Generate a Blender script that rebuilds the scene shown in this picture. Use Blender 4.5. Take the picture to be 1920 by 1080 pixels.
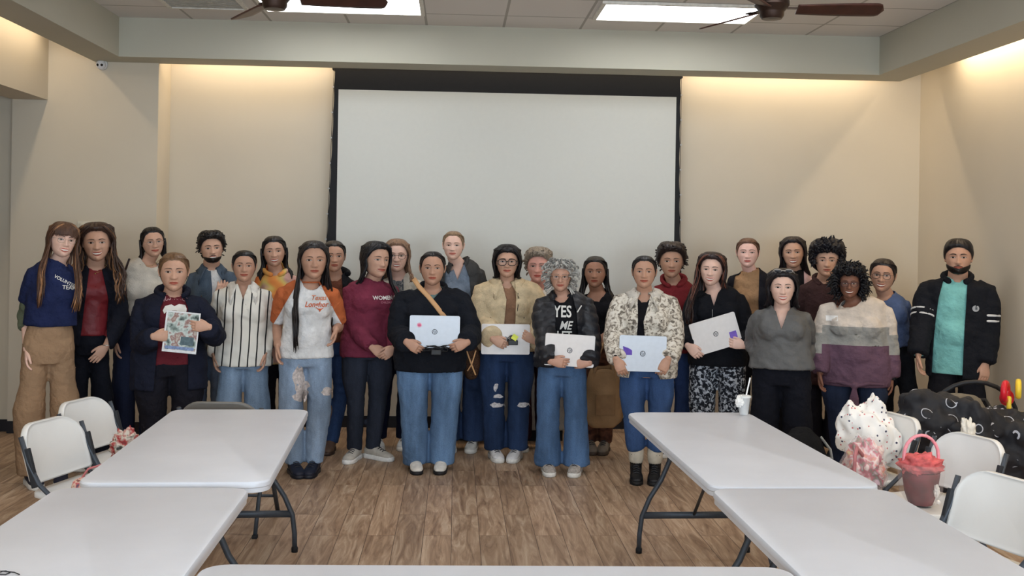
import bpy, bmesh, math, random
import numpy as np
from mathutils import Vector, Matrix, noise
from mathutils.bvhtree import BVHTree

for o in list(bpy.data.objects): bpy.data.objects.remove(o)
SC = bpy.context.scene
COL = SC.collection
PI = math.pi

# ------------------------------------------------------------------ camera
FPX, CPX, CPY, CAMZ = 2000.0, 960.0, 441.0, 1.72
_ya, _ro = math.radians(3.0), 0.016
_fw = Vector((math.sin(_ya), math.cos(_ya), 0)); _r0 = Vector((math.cos(_ya), -math.sin(_ya), 0)); _u0 = Vector((0, 0, 1))
_r = _r0*math.cos(_ro) + _u0*math.sin(_ro); _u = _u0*math.cos(_ro) - _r0*math.sin(_ro)
cam_d = bpy.data.cameras.new('camera'); cam = bpy.data.objects.new('camera', cam_d); COL.objects.link(cam)
cam_d.sensor_width = 36; cam_d.lens = FPX/1920*36; cam_d.shift_y = -(540-CPY)/1920; cam_d.clip_end = 60
mw = Matrix((( _r.x, _u.x, -_fw.x, 0), (_r.y, _u.y, -_fw.y, 0), (_r.z, _u.z, -_fw.z, CAMZ), (0, 0, 0, 1)))
cam.matrix_world = mw
SC.camera = cam

def ray(px, py): return _fw + _r*((px-CPX)/FPX) - _u*((py-CPY)/FPX)
def atY(px, py, Y): d = ray(px, py); return Vector((0, 0, CAMZ)) + d*(Y/d.y)
def atZ(px, py, z): d = ray(px, py); return Vector((0, 0, CAMZ)) + d*((z-CAMZ)/d.z)

# ------------------------------------------------------------------ world and light
SC.view_settings.view_transform = 'Standard'; SC.view_settings.look = 'None'
SC.view_settings.gamma = 1; SC.view_settings.use_curve_mapping = False
SC.view_settings.exposure = 0.48
W = bpy.data.worlds.new('world'); SC.world = W; W.use_nodes = True
W.node_tree.nodes['Background'].inputs[0].default_value = (0.75, 0.88, 1.0, 1)
W.node_tree.nodes['Background'].inputs[1].default_value = 0.6

def area(name, loc, size, sizey, power, color, direction):
    l = bpy.data.lights.new(name, 'AREA'); l.shape = 'RECTANGLE'; l.size = size; l.size_y = sizey
    l.energy = power; l.color = color
    o = bpy.data.objects.new(name, l); COL.objects.link(o); o.location = loc
    o.rotation_euler = Vector(direction).to_track_quat('-Z', 'Y').to_euler()
    return o
WARM = (1.0, 0.80, 0.56)
# daylight through the windows of the rear wall, behind the camera
area('window_daylight', (-2.6, -2.35, 1.75), 1.9, 1.7, 92, (0.70, 0.85, 1.0), (0.05, 1, -0.05))
area('window_daylight', (0.4, -2.35, 1.75), 1.9, 1.7, 92, (0.70, 0.85, 1.0), (0, 1, -0.05))
area('window_daylight', (3.3, -2.35, 1.75), 1.9, 1.7, 92, (0.70, 0.85, 1.0), (-0.05, 1, -0.05))
# led strips in the cove slots, aimed down the walls
area('cove_strip', (0.65, 9.30, 3.36), 6.2, 0.05, 24, WARM, (0, 0.25, -1))
area('cove_strip', (4.05, 4.4, 3.36), 8.6, 0.05, 50, WARM, (0.25, 0, -1))
area('cove_strip', (-3.27, 4.6, 3.36), 8.6, 0.05, 20, WARM, (-0.25, 0, -1))

# ------------------------------------------------------------------ materials
def lin(c):
    return tuple(((v/255)/12.92 if v/255 <= .04045 else ((v/255+.055)/1.055)**2.4) for v in c)
_mc = {}
def mat(rgb, rough=.7, var=.12, scale=30, bump=0.0, bscale=200, metal=0, spec=.35, sheen=0, alpha=1, trans=0, coat=0, key=''):
    k = (rgb, rough, var, scale, bump, bscale, metal, spec, sheen, alpha, trans, coat, key)
    if k in _mc: return _mc[k]
    m = bpy.data.materials.new('surface'); m.use_nodes = True; nt = m.node_tree; b = nt.nodes['Principled BSDF']
    c = lin(rgb)
    b.inputs['Roughness'].default_value = rough; b.inputs['Metallic'].default_value = metal
    b.inputs['Specular IOR Level'].default_value = spec
    b.inputs['Alpha'].default_value = alpha; b.inputs['Transmission Weight'].default_value = trans
    b.inputs['Coat Weight'].default_value = coat
    if sheen: b.inputs['Sheen Weight'].default_value = sheen
    tc = nt.nodes.new('ShaderNodeTexCoord')
    n = nt.nodes.new('ShaderNodeTexNoise'); n.inputs['Scale'].default_value = scale; n.inputs['Detail'].default_value = 4
    nt.links.new(tc.outputs['Object'], n.inputs['Vector'])
    r = nt.nodes.new('ShaderNodeValToRGB')
    r.color_ramp.elements[0].position = .3; r.color_ramp.elements[1].position = .7
    r.color_ramp.elements[0].color = (*[v*(1-var) for v in c], 1); r.color_ramp.elements[1].color = (*[min(1, v*(1+var)) for v in c], 1)
    nt.links.new(n.outputs['Fac'], r.inputs[0]); nt.links.new(r.outputs[0], b.inputs['Base Color'])
    if bump:
        n2 = nt.nodes.new('ShaderNodeTexNoise'); n2.inputs['Scale'].default_value = bscale; n2.inputs['Detail'].default_value = 3
        bp = nt.nodes.new('ShaderNodeBump'); bp.inputs['Strength'].default_value = bump; bp.inputs['Distance'].default_value = .01 if bscale > 50 else .025
        nt.links.new(tc.outputs['Object'], n2.inputs['Vector']); nt.links.new(n2.outputs['Fac'], bp.inputs['Height'])
        nt.links.new(bp.outputs[0], b.inputs['Normal'])
    _mc[k] = m; return m
def node_mat(build):
    m = bpy.data.materials.new('surface'); m.use_nodes = True; nt = m.node_tree
    build(nt, nt.nodes['Principled BSDF']); return m
def mute(c, k=.16):
    g = .3*c[0]+.59*c[1]+.11*c[2]; return tuple(v+(g-v)*k for v in c)
def fabric(rgb, var=.14, scale=14, bump=.55, bscale=26, rough=.9, sheen=0): return mat(mute(rgb), rough, var, scale, bump, bscale, spec=.15, sheen=sheen)
def denim(rgb, fade=1.6):
    key = ('denim', rgb, fade)
    if key in _mc: return _mc[key]
    def b(nt, p):
        c = lin(mute(rgb, .28)); N = nt.nodes; L = nt.links
        tc = N.new('ShaderNodeTexCoord')
        n = N.new('ShaderNodeTexNoise'); n.inputs['Scale'].default_value = 6; n.inputs['Detail'].default_value = 6
        mp = N.new('ShaderNodeMapping'); mp.inputs['Scale'].default_value = (1.6, 1, .45)
        L.new(tc.outputs['Object'], mp.inputs[0]); L.new(mp.outputs[0], n.inputs['Vector'])
        r = N.new('ShaderNodeValToRGB'); r.color_ramp.elements[0].position = .35; r.color_ramp.elements[1].position = .72
        r.color_ramp.elements[0].color = (*[v*.72 for v in c], 1); r.color_ramp.elements[1].color = (*[min(1, v*fade) for v in c], 1)
        L.new(n.outputs['Fac'], r.inputs[0])
        w = N.new('ShaderNodeTexNoise'); w.inputs['Scale'].default_value = 170
        L.new(tc.outputs['Object'], w.inputs['Vector'])
        mx = N.new('ShaderNodeMixRGB'); mx.blend_type = 'OVERLAY'; mx.inputs[0].default_value = .35
        L.new(r.outputs[0], mx.inputs[1]); L.new(w.outputs['Fac'], mx.inputs[2]); L.new(mx.outputs[0], p.inputs['Base Color'])
        bp = N.new('ShaderNodeBump'); bp.inputs['Strength'].default_value = .35; bp.inputs['Distance'].default_value = .02
        n3 = N.new('ShaderNodeTexNoise'); n3.inputs['Scale'].default_value = 22; L.new(mp.outputs[0], n3.inputs['Vector'])
        L.new(n3.outputs['Fac'], bp.inputs['Height']); L.new(bp.outputs[0], p.inputs['Normal'])
        p.inputs['Roughness'].default_value = .85; p.inputs['Specular IOR Level'].default_value = .15
    m = node_mat(b); _mc[key] = m; return m
def emis(rgb, s):
    def b(nt, p):
        p.inputs['Base Color'].default_value = (*lin(rgb), 1); p.inputs['Emission Color'].default_value = (*lin(rgb), 1); p.inputs['Emission Strength'].default_value = s
    return node_mat(b)

# ------------------------------------------------------------------ mesh helpers
def interp(xs, ys, x): return float(np.interp(x, xs, ys))
class MB:
    def __init__(s): s.v = []; s.f = []; s.m = []
    def add(s, V, Fc, mi=0, M=None):
        o = len(s.v)
        s.v += [tuple((M @ Vector(p)) if M else p) for p in V]
        s.f += [tuple(i+o for i in f) for f in Fc]; s.m += [mi]*len(Fc)
        return s
    def tube(s, pts, rad, n=10, mi=0, cap=True, side=None, round_=True, power=1.0):
        """rad: number, or per point number / (a, b); side: vector giving the direction of the first radius"""
        P = [Vector(p) for p in pts]; k = len(P)
        if not isinstance(rad, (list, tuple)) or (isinstance(rad, tuple)): rad = [rad]*k
        R = [(r, r) if not isinstance(r, (tuple, list)) else r for r in rad]
        if cap and round_:   # rounded ends
            d0 = (P[0]-P[1]).normalized(); d1 = (P[-1]-P[-2]).normalized()
            a0, a1 = min(R[0]), min(R[-1])
            P = [P[0]+d0*a0*.7, P[0]+d0*a0*.45]+P+[P[-1]+d1*a1*.45, P[-1]+d1*a1*.7]
            R = [(R[0][0]*.35, R[0][1]*.35), (R[0][0]*.8, R[0][1]*.8)]+R+[(R[-1][0]*.8, R[-1][1]*.8), (R[-1][0]*.35, R[-1][1]*.35)]
            k = len(P)
        V = []; ref = Vector(side) if side is not None else None; pa = None
        for i in range(k):
            t = (P[min(i+1, k-1)]-P[max(i-1, 0)])
            t = t.normalized() if t.length > 1e-9 else Vector((0, 0, 1))
            if ref is not None: a = ref - t*ref.dot(t)
            elif pa is None: a = Vector((1, 0, 0)) if abs(t.x) < .9 else Vector((0, 1, 0)); a = a - t*a.dot(t)
            else: a = pa - t*pa.dot(t)
            if a.length < 1e-6: a = Vector((0, 1, 0)) - t*t.y
            a.normalize(); pa = a; b = t.cross(a)
            for j in range(n):
                an = 2*PI*j/n; c_, s_ = math.cos(an), math.sin(an)
                if power != 1.0:
                    c_ = math.copysign(abs(c_)**power, c_); s_ = math.copysign(abs(s_)**power, s_)
                V.append(tuple(P[i]+a*(R[i][0]*c_)+b*(R[i][1]*s_)))
        Fc = [(i*n+j, i*n+(j+1) % n, (i+1)*n+(j+1) % n, (i+1)*n+j) for i in range(k-1) for j in range(n)]
        if cap: Fc += [tuple(range(n))[::-1], tuple(range((k-1)*n, k*n))]
        return s.add(V, Fc, mi)
    def box(s, c, d, mi=0, bev=0, M=None):
        bm = bmesh.new(); bmesh.ops.create_cube(bm, size=1)
        bmesh.ops.scale(bm, vec=d, verts=bm.verts)
        if bev: bmesh.ops.bevel(bm, geom=bm.edges[:]+bm.verts[:], offset=bev, segments=2, profile=.6, affect='EDGES')
        bmesh.ops.translate(bm, vec=c, verts=bm.verts)
        V = [tuple(v.co) for v in bm.verts]; bm.verts.index_update(); Fc = [tuple(v.index for v in f.verts) for f in bm.faces]; bm.free()
        return s.add(V, Fc, mi, M)
    def ball(s, c, r, nu=16, nv=10, mi=0, M=None):
        V = []; r = (r, r, r) if not isinstance(r, (tuple, list)) else r
        for i in range(nv+1):
            th = PI*i/nv
            for j in range(nu):
                ph = 2*PI*j/nu; V.append((c[0]+r[0]*math.sin(th)*math.cos(ph), c[1]+r[1]*math.sin(th)*math.sin(ph), c[2]+r[2]*math.cos(th)))
        Fc = [(i*nu+j, (i+1)*nu+j, (i+1)*nu+(j+1) % nu, i*nu+(j+1) % nu) for i in range(nv) for j in range(nu)]
        return s.add(V, Fc, mi, M)
    def lathe(s, prof, n=24, mi=0, M=None, cap=True):
        V = []; k = len(prof)
        for (r, z) in prof:
            for j in range(n): V.append((r*math.cos(2*PI*j/n), r*math.sin(2*PI*j/n), z))
        Fc = [(i*n+j, i*n+(j+1) % n, (i+1)*n+(j+1) % n, (i+1)*n+j) for i in range(k-1) for j in range(n)]
        if cap: Fc += [tuple(range(n))[::-1], tuple(range((k-1)*n, k*n))]
        return s.add(V, Fc, mi, M)
    def grid(s, fn, nu, nv, mi=0, closed=False):
        V = [tuple(fn(i/(nu-1), j/(nv-1))) for i in range(nu) for j in range(nv)]
        Fc = [(i*nv+j, i*nv+j+1, (i+1)*nv+j+1, (i+1)*nv+j) for i in range(nu-1) for j in range(nv-1)]
        return s.add(V, Fc, mi)
    def prism(s, pts, z0, z1, mi=0, M=None):
        n = len(pts); V = [(x, y, z0) for x, y in pts]+[(x, y, z1) for x, y in pts]
        Fc = [tuple(range(n))[::-1], tuple(range(n, 2*n))]+[(i, (i+1) % n, n+(i+1) % n, n+i) for i in range(n)]
        return s.add(V, Fc, mi, M)
    def mesh(s, name='m'):
        me = bpy.data.meshes.new(name); me.from_pydata(s.v, [], s.f)
        if any(s.m): me.polygons.foreach_set('material_index', s.m)
        return me
def put(name, me, mats, parent=None, smooth=True, M=None, fixn=True):
    if isinstance(me, MB): me = me.mesh(name)
    me.name = name
    if fixn:
        bm = bmesh.new(); bm.from_mesh(me); bmesh.ops.remove_doubles(bm, verts=bm.verts, dist=1e-6)
        bmesh.ops.recalc_face_normals(bm, faces=bm.faces); bm.to_mesh(me); bm.free()
    for m in (mats if isinstance(mats, (list, tuple)) else [mats]): me.materials.append(m)
    if smooth: me.polygons.foreach_set('use_smooth', [True]*len(me.polygons))
    o = bpy.data.objects.new(name, me); COL.objects.link(o)
    if smooth == 'auto':
        bm = bmesh.new(); bm.from_mesh(me)
        for e in bm.edges:
            if len(e.link_faces) == 2 and e.calc_face_angle(0) > .6: e.smooth = False
        bm.to_mesh(me); bm.free()
    if parent: o.parent = parent
    if M is not None: o.matrix_local = M
    return o
def empty(name, loc=(0, 0, 0), rz=0):
    o = bpy.data.objects.new(name, None); COL.objects.link(o); o.location = loc; o.rotation_euler = (0, 0, rz); o.empty_display_size = .1
    return o
def tag(o, label, cat, group=None):
    o['label'] = label; o['category'] = cat
    if group: o['group'] = group
    return o
def struct(o): o['kind'] = 'structure'; return o
def solid(o, t, off=-1):
    m = o.modifiers.new('s', 'SOLIDIFY'); m.thickness = t; m.offset = off; return o
WORK = bpy.data.scenes.new('work')     # a bench for modifiers, removed at the end
def baked(ob):
    WORK.collection.objects.link(ob); vl = WORK.view_layers[0]; vl.update(); dg = vl.depsgraph
    out = bpy.data.meshes.new_from_object(ob.evaluated_get(dg)); bpy.data.objects.remove(ob); return out
def remesh(buf, voxel=.012, smooth=5):
    me = buf.mesh('tmp'); ob = bpy.data.objects.new('tmp', me)
    r = ob.modifiers.new('r', 'REMESH'); r.mode = 'VOXEL'; r.voxel_size = voxel; r.adaptivity = 0
    if smooth:
        s = ob.modifiers.new('s', 'SMOOTH'); s.factor = .5; s.iterations = smooth
    out = baked(ob); bpy.data.meshes.remove(me)
    return out
def warp(me, fn):
    """move every vertex to fn(co, normal)"""
    n = len(me.vertices); a = np.empty(n*3, 'f'); me.vertices.foreach_get('co', a); b = np.empty(n*3, 'f'); me.vertices.foreach_get('normal', b)
    A_ = a.reshape(n, 3).tolist(); B_ = b.reshape(n, 3).tolist()
    out = [fn(Vector(p), Vector(q)) for p, q in zip(A_, B_)]
    me.vertices.foreach_set('co', np.array([c for p in out for c in p], 'f')); me.update()
def copy_tree(o, parent=None):
    c = o.copy(); COL.objects.link(c); c.parent = parent
    for ch in list(o.children): copy_tree(ch, c)
    return c

# ------------------------------------------------------------------ the room
YB, XR, XL = 9.5, 4.2, -3.43            # back wall, right wall, left wall planes
ZS, ZC = 3.12, 3.44
wallm = mat((206, 196, 178), .85, .02, 2, .03, 300)
soffm = mat((186, 183, 168), .85, .02, 2, .03, 300)
basem = mat((32, 32, 38), .6)
def boxobj(name, x0, x1, y0, y1, z0, z1, m, parent=None, bev=0, smooth=False):
    b = MB(); b.box(((x0+x1)/2, (y0+y1)/2, (z0+z1)/2), (x1-x0, y1-y0, z1-z0), bev=bev); return put(name, b, m, parent, smooth)
def floor_build(nt, p):
    N = nt.nodes; L = nt.links
    tc = N.new('ShaderNodeTexCoord'); mp = N.new('ShaderNodeMapping'); mp.inputs['Rotation'].default_value = (0, 0, PI/2)
    L.new(tc.outputs['Object'], mp.inputs[0])
    br = N.new('ShaderNodeTexBrick'); br.offset = .37; br.inputs['Scale'].default_value = 1
    br.inputs['Brick Width'].default_value = 1.22; br.inputs['Row Height'].default_value = .16; br.inputs['Mortar Size'].default_value = .0018
    br.inputs['Color1'].default_value = (0, 0, 0, 1); br.inputs['Color2'].default_value = (1, 1, 1, 1); br.inputs['Mortar'].default_value = (.5, .5, .5, 1)
    L.new(mp.outputs[0], br.inputs['Vector'])
    sep = N.new('ShaderNodeSeparateXYZ'); L.new(tc.outputs['Object'], sep.inputs[0])
    # grain stretched along y, shifted for each plank
    ad = N.new('ShaderNodeVectorMath'); ad.operation = 'MULTIPLY_ADD'
    L.new(br.outputs['Color'], ad.inputs[0]); ad.inputs[1].default_value = (7, 13, 5); L.new(tc.outputs['Object'], ad.inputs[2])
    m2 = N.new('ShaderNodeMapping'); m2.inputs['Scale'].default_value = (15, 1.5, 1); L.new(ad.outputs[0], m2.inputs[0])
    n = N.new('ShaderNodeTexNoise'); n.inputs['Scale'].default_value = 1.3; n.inputs['Detail'].default_value = 9; n.inputs['Roughness'].default_value = .68; n.inputs['Distortion'].default_value = 1.0
    L.new(m2.outputs[0], n.inputs['Vector'])
    r = N.new('ShaderNodeValToRGB'); e = r.color_ramp.elements
    e[0].position = .30; e[0].color = (*lin((128, 100, 78)), 1); e[1].position = .74; e[1].color = (*lin((222, 200, 174)), 1)
    q = e.new(.52); q.color = (*lin((180, 151, 124)), 1)
    L.new(n.outputs['Fac'], r.inputs[0])
    hs = N.new('ShaderNodeMixRGB'); hs.blend_type = 'MULTIPLY'; hs.inputs[0].default_value = .22
    L.new(r.outputs[0], hs.inputs[1]); L.new(br.outputs['Color'], hs.inputs[2])
    mo = N.new('ShaderNodeMixRGB'); mo.inputs[2].default_value = (*lin((92, 74, 60)), 1); L.new(br.outputs['Fac'], mo.inputs[0]); L.new(hs.outputs[0], mo.inputs[1])
    L.new(mo.outputs[0], p.inputs['Base Color']); p.inputs['Roughness'].default_value = .42; p.inputs['Specular IOR Level'].default_value = .3
    bp = N.new('ShaderNodeBump'); bp.inputs['Strength'].default_value = .12; L.new(n.outputs['Fac'], bp.inputs['Height']); L.new(bp.outputs[0], p.inputs['Normal'])
struct(boxobj('floor', -6.2, XR+.1, -2.6, YB+.1, -.1, 0, node_mat(floor_build)))
struct(boxobj('wall_back', -2.52, XR+.15, YB, YB+.12, 0, 3.6, wallm))
struct(boxobj('wall_pilaster', -3.72, -2.52, 9.12, YB+.12, 0, 3.44, wallm))
struct(boxobj('wall_alcove', -6.2, -3.721, 9.2, YB+.12, 0, 3.6, wallm))
struct(boxobj('wall_right', XR, XR+.12, -2.6, YB, 0, 3.6, wallm))
struct(boxobj('wall_left_header', -3.72, XL, 4.9, 9.119, 2.79, 3.6, wallm))
struct(boxobj('wall_left', -3.72, XL, -2.6, 4.9, 0, 3.6, wallm))
struct(boxobj('wall_alcove_side', -6.3, -6.2, -2.6, 9.6, 0, 3.6, wallm))
struct(boxobj('wall_alcove_near', -6.2, -3.72, 4.6, 4.72, 0, 3.6, wallm))
struct(boxobj('ceiling_alcove', -6.2, -3.72, 4.6, 9.2, 2.9, 3.0, soffm))
# rear wall behind the camera with three window openings
b = MB(); xs = [-3.6, -3.55, -1.65, -.55, 1.35, 2.35, 4.25, 4.3]
b.box((.35, -2.5, .45), (7.9, .12, .9)); b.box((.35, -2.5, 3.1), (7.9, .12, 1.0))
for a, c in ((-3.6, -3.55), (-1.65, -.55), (1.35, 2.35), (4.25, 4.3)): b.box(((a+c)/2, -2.5, 1.75), (c-a, .12, 1.7))
struct(put('wall_rear', b, wallm, smooth=False))
for i, x in enumerate((-2.6, .4, 3.3)):
    w = empty('window_%d' % (i+1), (x, -2.5, 1.75)); struct(w)
    f = MB()
    for sx in (-1, 1): f.box((sx*.92, 0, 0), (.06, .08, 1.7))
    for z in (-.82, 0, .82): f.box((0, 0, z), (1.9, .08, .06))
    put('window_frame', f, mat((225, 225, 220), .5), w, False)
# dropped soffit, around three sides, with the lit slot behind it
b = MB()
b.box(((-2.76+3.54)/2, (8.82+9.15)/2, (ZS+ZC)/2), (6.3, .33, ZC-ZS))
b.box(((-2.905), 3.275, (ZS+ZC)/2), (.29, 11.75, ZC-ZS)); b.box((3.70, 3.275, (ZS+ZC)/2), (.32, 11.75, ZC-ZS))
struct(put('trim_soffit', b, soffm, smooth=False))
def tile_build(nt, p):
    N = nt.nodes; L = nt.links
    tc = N.new('ShaderNodeTexCoord'); br = N.new('ShaderNodeTexBrick'); br.offset = 0
    mp = N.new('ShaderNodeMapping'); mp.inputs['Location'].default_value = (.27, -8.36, 0)
    L.new(tc.outputs['Object'], mp.inputs[0]); L.new(mp.outputs[0], br.inputs['Vector'])
    br.inputs['Scale'].default_value = 1; br.inputs['Brick Width'].default_value = .635; br.inputs['Row Height'].default_value = .635; br.inputs['Mortar Size'].default_value = .011
    c = lin((226, 222, 218))
    br.inputs['Color1'].default_value = (*c, 1); br.inputs['Color2'].default_value = (*[v*.95 for v in c], 1); br.inputs['Mortar'].default_value = (*lin((176, 172, 166)), 1)
    L.new(br.outputs['Color'], p.inputs['Base Color']); p.inputs['Roughness'].default_value = .9
    n = N.new('ShaderNodeTexNoise'); n.inputs['Scale'].default_value = 150; bp = N.new('ShaderNodeBump'); bp.inputs['Strength'].default_value = .1
    L.new(tc.outputs['Object'], n.inputs['Vector']); L.new(n.outputs['Fac'], bp.inputs['Height']); L.new(bp.outputs[0], p.inputs['Normal'])
struct(boxobj('ceiling', -3.72, XR+.1, -2.6, YB+.1, ZC, ZC+.1, node_mat(tile_build)))
for n_, a in (('back', (-2.52, XR, YB-.015, YB)), ('pilaster', (-3.72, -2.505, 9.105, 9.12)), ('alcove', (-6.2, -3.72, 9.185, 9.2)), ('right', (XR-.015, XR, -2.4, YB-.02)), ('left', (XL, XL+.015, -2.4, 4.9))):
    struct(boxobj('baseboard_'+n_, a[0], a[1], a[2], a[3], 0, .10, basem))
# ceiling light panels
framem = mat((225, 222, 214), .5); panelm = emis((250, 252, 255), 5.2)
def panel(xc, yc, label):
    t = empty('ceiling_light', (xc, yc, ZC-.012))
    f = MB()
    for sy in (-1, 1): f.box((0, sy*.30, 0), (1.24, .03, .02))
    for sx in (-1, 1): f.box((sx*.605, 0, 0), (.03, .57, .02))
    put('frame', f, framem, t, False)
    f = MB(); f.box((0, 0, .003), (1.18, .57, .008)); put('diffuser', f, panelm, t, False)
    tag(t, label, 'ceiling light', 'recessed ceiling light panels')
panel(-.89, 8.04, 'recessed rectangular ceiling light panel behind the left ceiling fan')
panel(1.66, 8.04, 'recessed rectangular ceiling light panel behind the right ceiling fan')
for x in (-1.0, 1.8):
    for y in (5.5, 2.96, .42): panel(x, y, 'recessed rectangular ceiling light panel out in the room towards the viewer')
# air vent
t = empty('ceiling_vent', (-1.93, 8.04, ZC-.01)); b = MB()
for sy in (-1, 1): b.box((0, sy*.29, 0), (.6, .03, .018))
for sx in (-1, 1): b.box((sx*.29, 0, 0), (.03, .56, .018))
put('frame', b, framem, t, False)
b = MB()
for k in range(11): b.box((0, -.25+k*.05, .002), (.55, .018, .01), M=None)
put('slats', b, mat((170, 167, 158), .5), t, False)
tag(t, 'square slatted ceiling air vent near the left end of the ceiling', 'vent')
# ceiling fans
bronze = mat((58, 44, 38), .35, .1, metal=.6); bladem = mat((70, 40, 32), .45, .25, 12)
def blade_mesh():
    def fn(u, v):
        r = .15+u*.52; w = (.052+.02*math.sin(u*PI*.6))*(1 if u < .9 else math.sqrt(max(0, 1-((u-.9)/.1)**2))*.98+.02)
        y = (v-.5)*2*w; return (r, y, -y*.30)
    b = MB(); b.grid(fn, 26, 7); return b.mesh('blade')
def fan(px, py, Y, rot, label):
    p = atY(px, py, Y); zz = p.z+.05
    t = empty('ceiling_fan', (p.x, Y, zz), rot)
    b = MB(); b.lathe([(.02, -.065), (.06, -.062), (.072, -.045), (.074, -.02), (.075, -.018), (.09, .0), (.105, .02), (.105, .045), (.088, .07), (.05, .085), (.035, .12), (.022, .16)], 28); put('motor_housing', b, bronze, t, 'auto')
    b = MB(); b.tube([(0, 0, .1), (0, 0, ZC-zz-.04)], .013, 10, round_=False); put('downrod', b, bronze, t)
    b = MB(); b.lathe([(.02, ZC-zz-.09), (.055, ZC-zz-.05), (.07, ZC-zz-.0005)], 20); put('canopy', b, bronze, t)
    bm0 = blade_mesh()
    for k in range(3):
        bl = put('blade', bm0.copy(), bladem, t, True, Matrix.Rotation(k*2*PI/3, 4, 'Z')); solid(bl, .008)
        b = MB(); b.box((.135, 0, .004), (.11, .035, .008), bev=.003); b.box((.19, 0, .004), (.05, .06, .008), bev=.003); put('blade_bracket', b, bronze, bl, False)
    tag(t, label, 'ceiling fan', 'dark three-bladed ceiling fans')
fan(515, 14, 6.4, math.radians(-1), 'dark bronze three-bladed ceiling fan on the left, below the ceiling vent side')
fan(1447, 32, 6.4, math.radians(-6), 'dark bronze three-bladed ceiling fan on the right side of the ceiling')
# dome camera
p = atY(191, 121, 9.10)
t = empty('security_camera', (p.x, 9.12, p.z))
b = MB(); b.lathe([(.045, 0), (.047, .018), (.04, .03)], 20, M=Matrix.Rotation(PI/2, 4, 'X')); put('mount', b, mat((215, 215, 215), .4), t)
b = MB(); b.ball((0, -.045, -.005), .04); put('housing', b, mat((225, 225, 228), .3), t)
b = MB(); b.ball((-.015, -.078, -.012), .011, mi=0); b.ball((.018, -.078, -.012), .011); put('lens', b, mat((10, 10, 12), .15), t)
tag(t, 'small white security camera with two dark eyes, high on the left pilaster', 'camera')
# projection screen
YS = 9.32
def sx(px, py): return atY(px, py, YS)
black = mat((24, 24, 27), .7, .1)
t = empty('projection_screen', (0, YS, 0))
zt = 3.15; zb = .95
L0, R0 = sx(635, 168).x, sx(1268, 180).x; zw = sx(950, 175).z
def edge(z, s):   # outer edge of the black tension border
    tt = max(0, (3.13-z)/(3.13-1.6))
    base = (sx(627, 130).x-.012*tt-.035*tt**1.6) if s < 0 else (sx(1277, 145).x+.004*tt+.05*max(0, tt-.55)**1.3)
    ph = ((z-1.0) % .22)/.22
    return base - s*.006*math.sin(PI*ph)
zs_ = [zb+(zt-zb)*i/99 for i in range(100)]
b = MB()
V = [(edge(z, -1), 0, z) for z in zs_]+[(edge(z, 1), 0, z) for z in zs_]
b.add(V, [(i, 100+i, 101+i, i+1) for i in range(99)]); solid(put('black_border', b, black, t, False), .004)
b = MB(); b.grid(lambda u, v: (L0-.012*(1-v)*0+u*(R0-L0), -.006, 1.0+v*(zw-1.0)), 2, 2); solid(put('white_surface', b, mat((212, 212, 205), .8, .01), t, False), .002, 1)
b = MB(); b.box(((L0+R0)/2, 0, zb-.02), (R0-L0+.14, .03, .05), bev=.006); put('bottom_bar', b, black, t, False)
b = MB()
for s in (-1, 1):
    for k in range(10):
        z = 1.0+k*.22; e = edge(z, s); b.box((e+s*.006, -.004, z), (.016, .01, .012), bev=.002)
put('tension_tabs', b, mat((190, 190, 190), .4), t, False)
for s in (-1, 1):
    b = MB(); b.tube([(edge(z, s)+s*.005, -.002, z) for z in zs_[::9]], .0022, 6); put('tension_cord', b, black, t)
boxobj('housing', L0-.06, R0+.06, .01, .10, 3.13, 3.4395, black, t, .01)
tag(t, 'large white projection screen with a black tab-tensioned border on the back wall', 'projection screen')
# low cabinet standing behind the people
t = empty('storage_cabinet', (.42, 9.1, 0))
b = MB(); b.box((0, 0, .045), (1.0, .36, .09)); put('base', b, black, t, False)
b = MB(); b.box((0, 0, .42), (1.04, .4, .66), bev=.004); put('body', b, mat((178, 172, 160), .5), t, False)
for s in (-1, 1):
    b = MB(); b.box((s*.255, -.208, .42), (.5, .016, .63), bev=.003); d = put('door', b, mat((186, 180, 168), .5), t, False)
    b = MB(); b.tube([(s*.05, -.225, .55), (s*.05, -.225, .68)], .006, 8); put('handle', b, mat((150, 150, 150), .3, metal=1), d)
b = MB(); b.box((0, 0, .765), (1.08, .44, .03), bev=.005); put('top', b, mat((120, 112, 100), .5), t, False)
tag(t, "low pale cabinet with a black base, glimpsed behind the people's legs", 'cabinet')
# ------------------------------------------------------------------ folding tables
plast = mat((206, 208, 214), .38, .05, 3, .06, 420, spec=.4)
graym = mat((66, 72, 80), .42, .1, metal=.35)
def rrect(w, d, r, n=7):
    P = []
    for cx_, cy_, a0 in ((w/2-r, d/2-r, 0), (-w/2+r, d/2-r, 90), (-w/2+r, -d/2+r, 180), (w/2-r, -d/2+r, 270)):
        for k in range(n): a = math.radians(a0+90*k/(n-1)); P.append((cx_+r*math.cos(a), cy_+r*math.sin(a)))
    return P
def slab(b, w, d, r, prof, mi=0):      # prof: (inset, z) from the bottom to the top
    rings = [[(x, y, z) for x, y in rrect(w-2*i, d-2*i, max(.004, r-i*.6))] for i, z in prof]
    n = len(rings[0]); V = [p for q in rings for p in q]
    Fc = [(i*n+j, i*n+(j+1) % n, (i+1)*n+(j+1) % n, (i+1)*n+j) for i in range(len(rings)-1) for j in range(n)]
    Fc += [tuple(range(n))[::-1], tuple(range((len(rings)-1)*n, len(rings)*n))]
    b.add(V, Fc, mi)
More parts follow.
